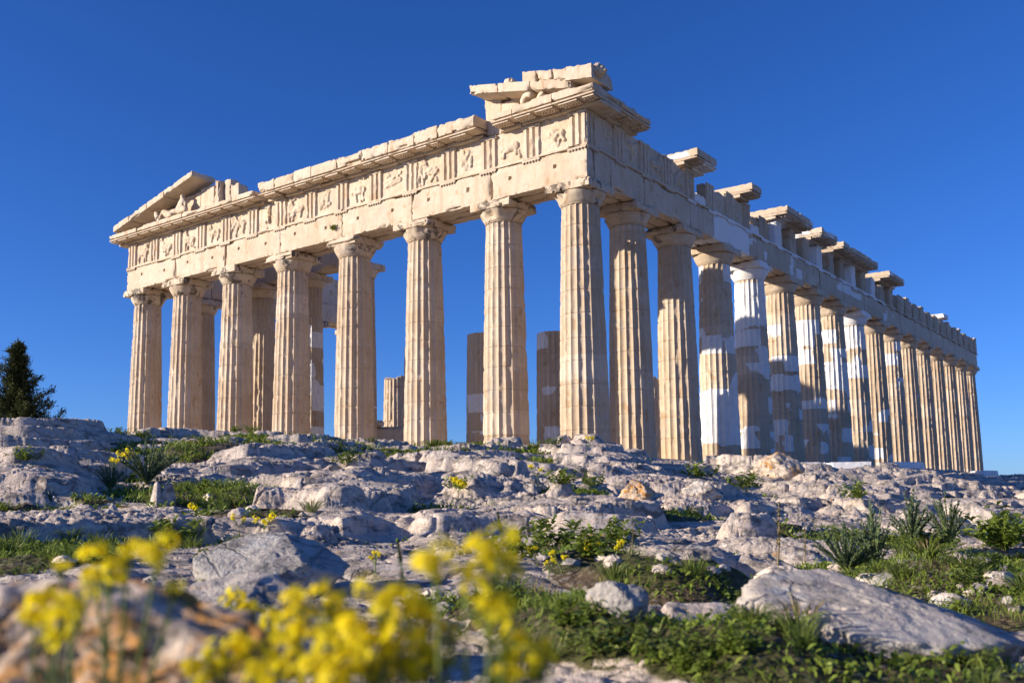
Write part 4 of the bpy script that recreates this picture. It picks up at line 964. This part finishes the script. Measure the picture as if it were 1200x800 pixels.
def wildflower(heads, root, label, group=None, leafn=14, stem_r=.0016, kinds=None):
    """heads: list of (point, radius)"""
    T = thing('yellow_wildflower', root, label, 'wildflower', group); root = np.asarray(root, float)
    sg = Geo(); L = Leaves(); c = np.mean([h[0] for h in heads], 0); fork = root+(c-root)*.45
    sg.tube([np.zeros(3), (fork-root)*.5+pnp.normal(0, .006, 3)*np.linalg.norm(c-root), fork-root], [stem_r*1.5, stem_r*1.3, stem_r*1.2], 6)
    for hp, r in heads:
        e = np.asarray(hp)-root; f = fork-root
        pts = [f, f+(e-f)*.5+np.array([0, 0, -.06])*np.linalg.norm(e-f)+pnp.normal(0, .03, 3)*np.linalg.norm(e-f), e]
        sg.tube(pts, [stem_r*1.2, stem_r, stem_r*.8], 6)
        n = leafn; t = pnp.uniform(.05, .85, n)[:, None]; b = f+(e-f)*t; ln = np.linalg.norm(e-f)
        L.add(b, rdir(n, .5), np.minimum(ln*.35, r*2.6)*pnp.uniform(.5, 1, n), r*.28, .5)
        # pedicels and pale buds below the head
        for q in range(5):
            a = prs.uniform(0, 6.28); sg.tube([e-np.array([0, 0, r*1.2]), e+np.array([math.cos(a)*r*.6, math.sin(a)*r*.6, -.1*r])], stem_r*.5, 4)
        o = bpy.data.objects.new('flower_head', HEADM[prs.choice((0, 0, 1))] if kinds is None else HEADM[kinds]); link(o, T)
        o.location = e; o.scale = (r, r, r); o.rotation_euler = (prs.uniform(-.5, .5), prs.uniform(-.5, .5), prs.uniform(0, 6))
    n = 16; t = pnp.uniform(0, .9, n)[:, None]; L.add((fork-root)*t, rdir(n, .4), np.linalg.norm(fork-root)*.22*pnp.uniform(.5, 1.2, n), np.linalg.norm(fork-root)*.03, .5)
    sg.make('stem', M_STEM, T); L.make('foliage', M_SAGE if prs.random() < .5 else M_HERB, T)
    return T
def nearflower(hs, d, label, drop=.42, **kw):
    heads = [(unproj(u, v, d*k), 1.22*r*d/F_PX) for (u, v, r, k) in hs]
    um = np.mean([h[0] for h in hs]); b = unproj(um, 700, d*1.02); root = (b[0], b[1], gz(b[0], b[1])-.01)
    return wildflower(heads, root, label, **kw)
nearflower([(70, 720, 30, 1.), (40, 716, 16, 1.02), (92, 706, 18, .98), (60, 742, 20, 1.)], .62, 'blurred yellow wildflower near the bottom left corner')
nearflower([(130, 662, 26, 1.), (112, 676, 18, 1.02), (186, 645, 20, .97), (150, 645, 14, 1.)], .68, 'blurred yellow wildflower rising over the dark grass at the left')
nearflower([(136, 708, 11, 1.), (146, 690, 11, 1.02), (128, 735, 9, 1.03)], 1.25, 'sharper small yellow wildflower before the grey slab at the left')
nearflower([(272, 700, 13, 1.), (285, 718, 14, 1.02), (268, 733, 12, .98), (300, 712, 10, 1.), (255, 745, 10, 1.)], 1.15, 'small yellow wildflower standing left of the big flower mass')
nearflower([(205, 690, 12, 1.), (72, 665, 10, 1.0)], .7, 'blurred yellowish buds on a bare stem before the grey slab', leafn=5, kinds=2)
nearflower([(262, 768, 26, 1.), (240, 790, 20, 1.), (290, 760, 18, 1.02)], .66, 'blurred yellow wildflower at the left foot of the flower mass')
nearflower([(350, 705, 18, 1.), (390, 703, 22, 1.02), (345, 742, 26, .98), (400, 740, 26, 1.)], .64, 'blurred yellow wildflower on the left of the flower mass')
nearflower([(445, 702, 26, 1.), (478, 715, 24, 1.02), (430, 745, 28, .98), (468, 752, 22, 1.)], .62, 'blurred yellow wildflower at the top middle of the flower mass')
nearflower([(372, 775, 26, 1.), (420, 780, 26, 1.), (335, 775, 22, 1.03), (395, 800, 26, .98), (440, 770, 22, 1.02), (310, 790, 22, 1.)], .60, 'blurred yellow wildflower at the bottom of the flower mass')
nearflower([(498, 745, 24, 1.), (512, 772, 20, 1.02), (485, 785, 22, .98), (500, 720, 14, 1.), (458, 785, 22, 1.), (530, 740, 14, 1.01)], .64, 'blurred yellow wildflower on the right of the flower mass')
nearflower([(512, 655, 23, 1.), (545, 668, 12, 1.03)], .60, 'tall blurred yellow wildflower left of the tallest pair')
nearflower([(578, 648, 28, 1.), (572, 708, 30, .99), (600, 660, 14, 1.02)], .60, 'tall blurred yellow wildflower with two large heads at centre')
nearflower([(608, 758, 24, 1.), (620, 785, 24, 1.02), (640, 765, 14, 1.), (596, 790, 18, 1.)], .60, 'blurred yellow wildflower at the bottom right of the tall pair')
nearflower([(310, 745, 16, 1.), (318, 722, 12, 1.)], .9, 'small yellow wildflower between the boulder and the flower mass')
# small flowers among the rocks further off
for (u, v, r, n, lab) in ((148, 545, 9, 3, 'yellow wildflower beside the grey green shrub'), (128, 548, 5, 2, 'little yellow wildflower left of the grey green shrub'), (242, 606, 6, 2, 'single yellow wildflower right of the low rounded boulder'), (282, 618, 5, 2, 'yellow wildflower at the left end of the grass strip'), (310, 620, 7, 3, 'yellow wildflower in the grass strip behind the large grey boulder'),
        (537, 574, 7, 3, 'yellow wildflower at the foot of the middle slab'), (693, 645, 7, 3, 'yellow wildflower at the left foot of the massive outcrop'), (714, 648, 6, 2, 'yellow wildflower on the slope below the massive outcrop'), (655, 660, 5, 3, 'yellow wildflower in the leafy slope left of the outcrop'), (628, 652, 5, 2, 'little yellow wildflower at the left of the leafy slope'), (640, 668, 4, 2, 'smallest yellow wildflower low in the leafy slope'), (685, 528, 4, 2, 'tiny yellow wildflower on the ridge below the corner column'), (630, 560, 4, 2, 'tiny yellow wildflower at the dark hollow'), (440, 660, 5, 3, 'yellow flowers low on the gravel behind the foreground spike')):
    Pq, d = hit(u, v+12); hh = max(.06, 22/F_PX*d)
    wildflower([(Pq+np.array([prs.uniform(-1, 1)*hh*.5, prs.uniform(-1, 1)*hh*.5, hh*prs.uniform(.75, 1.1)]), r/F_PX*d*prs.uniform(.7, 1.)) for _ in range(n)], Pq, lab, leafn=8, stem_r=.0022)

# flower spikes, dry stalks, shrubs -----------------------------------
def spike(u, vt, vb, d, label, mat=M_SAGE):
    top, bot = unproj(u, vt, d), unproj(u+14, vb, d); T = thing('flower_spike', bot, label, 'wild plant'); e = top-bot; h = np.linalg.norm(e)
    G = Geo(); G.tube([np.zeros(3), e*.5+[.01*h, 0, 0], e], [.010*h, .008*h, .004*h], 6); G.make('stem', M_STEM, T)
    L = Leaves(); n = 150; t = pnp.uniform(.02, .78, n)[:, None]; L.add(e*t, rdir(n, .3), h*.22*(1.05-t[:, 0])*pnp.uniform(.5, 1.1, n), h*.018, .5); L.make('foliage', mat, T)
    L = Leaves(); n = 260; t = pnp.uniform(.74, 1.0, n)[:, None]; L.add(e*t, rdir(n, .9), h*.07*(1.25-t[:, 0]), h*.03, .2); L.make('flower_spike_head', M_SAGE, T)
spike(466, 632, 735, 1.9, 'green plant with a pale pointed flower spike behind the flower mass')
spike(583, 600, 690, 2.3, 'grey green plant with a pointed spike behind the tallest flowers')
def stalk(u, vt, vb, label):
    bot, d = hit(u, vb); e = np.array([.0, 0, (vb-vt)/F_PX*d]); e[:2] = R2*e[2]*.06; T = thing('dry_stalk', bot, label, 'dry stalk'); h = np.linalg.norm(e)
    G = Geo(); G.tube([np.zeros(3), e*.5+[.015*h, .01*h, 0], e], [.014*h, .012*h, .006*h], 6); G.make('stem', M_DRY, T)
    L = Leaves(); n = 70; t = pnp.uniform(.35, 1, n)[:, None]; L.add(e*t, rdir(n, .5), h*.06, h*.025, .2); L.make('seed_head', M_DRY, T)
stalk(905, 592, 668, 'upright dry stalk in front of the pitted outcrop'); stalk(936, 625, 664, 'shorter dry stalk right of the tall one'); stalk(736, 610, 650, 'thin pale stalk on the left slope of the massive outcrop')
def shrub(u, v, hpx, wpx, label, mat, n=1500, leaf=.10, dry=False):
    bot, d = hit(u, v); h = hpx/F_PX*d; wd = wpx/F_PX*d; T = thing('small_shrub', bot, label, 'shrub'); G = Geo(); L = Leaves()
    k = 34
    for q in range(k):
        a = prs.uniform(0, 6.28); f = math.sqrt(prs.random()); tip = np.array([math.cos(a)*wd/2*f, math.sin(a)*wd/2*f, h*(1.02-.55*f*f)*prs.uniform(.75, 1.1)])
        md_ = tip*.5+np.array([0, 0, h*.08]); G.tube([np.zeros(3), md_, tip], [.016*h, .012*h, .005*h], 5)
        m = n//k; t = pnp.uniform(.12, 1.0, m)[:, None]; ax = 2*t*(1-t)*md_+t*t*tip
        dr = rdir(m, .55)+.8*tip/np.linalg.norm(tip); L.add(ax, dr, h*leaf*pnp.uniform(.6, 1.3, m), h*leaf*.26, .25)
    G.make('branch', M_STEM, T); L.make('foliage', mat, T)
shrub(172, 573, 52, 74, 'grey green shrub of narrow leaves between the left boulders', M_SAGE, 4200, .075)
shrub(130, 576, 34, 40, 'low grey green shrub with yellow flowers left of the larger one', M_SAGE, 2000, .08)
shrub(985, 672, 60, 90, 'low grey green shrub before the dark outcrop at the right', M_SAGE, 4600, .07)
shrub(1018, 668, 72, 40, 'pale thin stemmed shrub with upright twigs at the right', M_SAGE, 700, .09)
shrub(1062, 640, 60, 50, 'pale leafy shrub under the tan lichen boulder', M_SAGE, 3000, .065)
shrub(1105, 640, 62, 56, 'pale leafy shrub at the right end of the tan boulder', M_SAGE, 3000, .065)
shrub(1080, 655, 30, 110, 'dark spreading shrub filling the shaded hollow', M_HERB, 4200, .10)
shrub(1170, 652, 42, 90, 'green spreading shrub at the right edge below the grey boulder', M_HERB, 4200, .10)
# a little plant on the architrave
Pq = np.array([-13.75, .06, 10.95])
T = thing('wall_plant', Pq, 'tiny green plant sprouting from the stone above a front column', 'wall plant'); L = Leaves(); n = 60
L.add(pnp.normal(0, .05, (n, 3)), rdir(n, .6), .22*pnp.uniform(.6, 1.2, n), .06, .3); L.make('foliage', M_GRASS, T)

# the conifer beyond the left ridge -------------------------------------
td = 33.; tb_ = unproj(14, 585, td); gzt = gz(tb_[0], tb_[1]); top = unproj(21, 401, td); H = top[2]-gzt
T = thing('conifer_tree', (tb_[0], tb_[1], gzt), 'dark shaggy conifer tree rising behind the rocks at the left edge', 'tree')
G = Geo(); tr = np.array([[0, 0, -.3], [.03, 0, H*.35], [.0, .05, H*.7], [top[0]-tb_[0], top[1]-tb_[1], H]])
G.tube(tr, [.20, .14, .07, .01], 9)
L = Leaves(); r3 = np.random.default_rng(77)
for q in range(150):
    z = H*(.16+.82*(q+.5)/150); f = (z/H); ln = (1.75*(1-f)**.9+.10)*r3.choice((.5, .65, .85, 1.2))*r3.uniform(.8, 1.1); a = q*2.39996+r3.uniform(-.4, .4)
    b0 = np.array([np.interp(z, tr[:, 2], tr[:, 0]), np.interp(z, tr[:, 2], tr[:, 1]), z]); hd = np.array([math.cos(a), math.sin(a), 0])
    p1 = b0+hd*ln*.5+[0, 0, ln*.05]; p2 = b0+hd*ln+[0, 0, ln*(.38+.25*r3.random())]
    if ln > .25: G.tube([b0, p1, p2], [.03, .02, .006], 5)
    m = int(270*ln**1.15)+80; t = r3.uniform(.12, 1., m)[:, None]; ax = (1-t)**2*b0+2*t*(1-t)*p1+t*t*p2
    tw = r3.normal(0, 1, (m, 3))*(.03+.09*ln*(1-t)*t*2.2+.02); ax = ax+tw
    dr = hd*.8+np.array([0, 0, .55])+r3.normal(0, .55, (m, 3)); L.add(ax, dr, r3.uniform(.06, .15, m), .035, .15)
G.make('trunk', M_BARK, T, sharp=60); L.make('crown', M_TREE, T)
for ob in list(TUFTS)+list(HERBS):
    if ob.name not in used: bpy.data.objects.remove(ob)
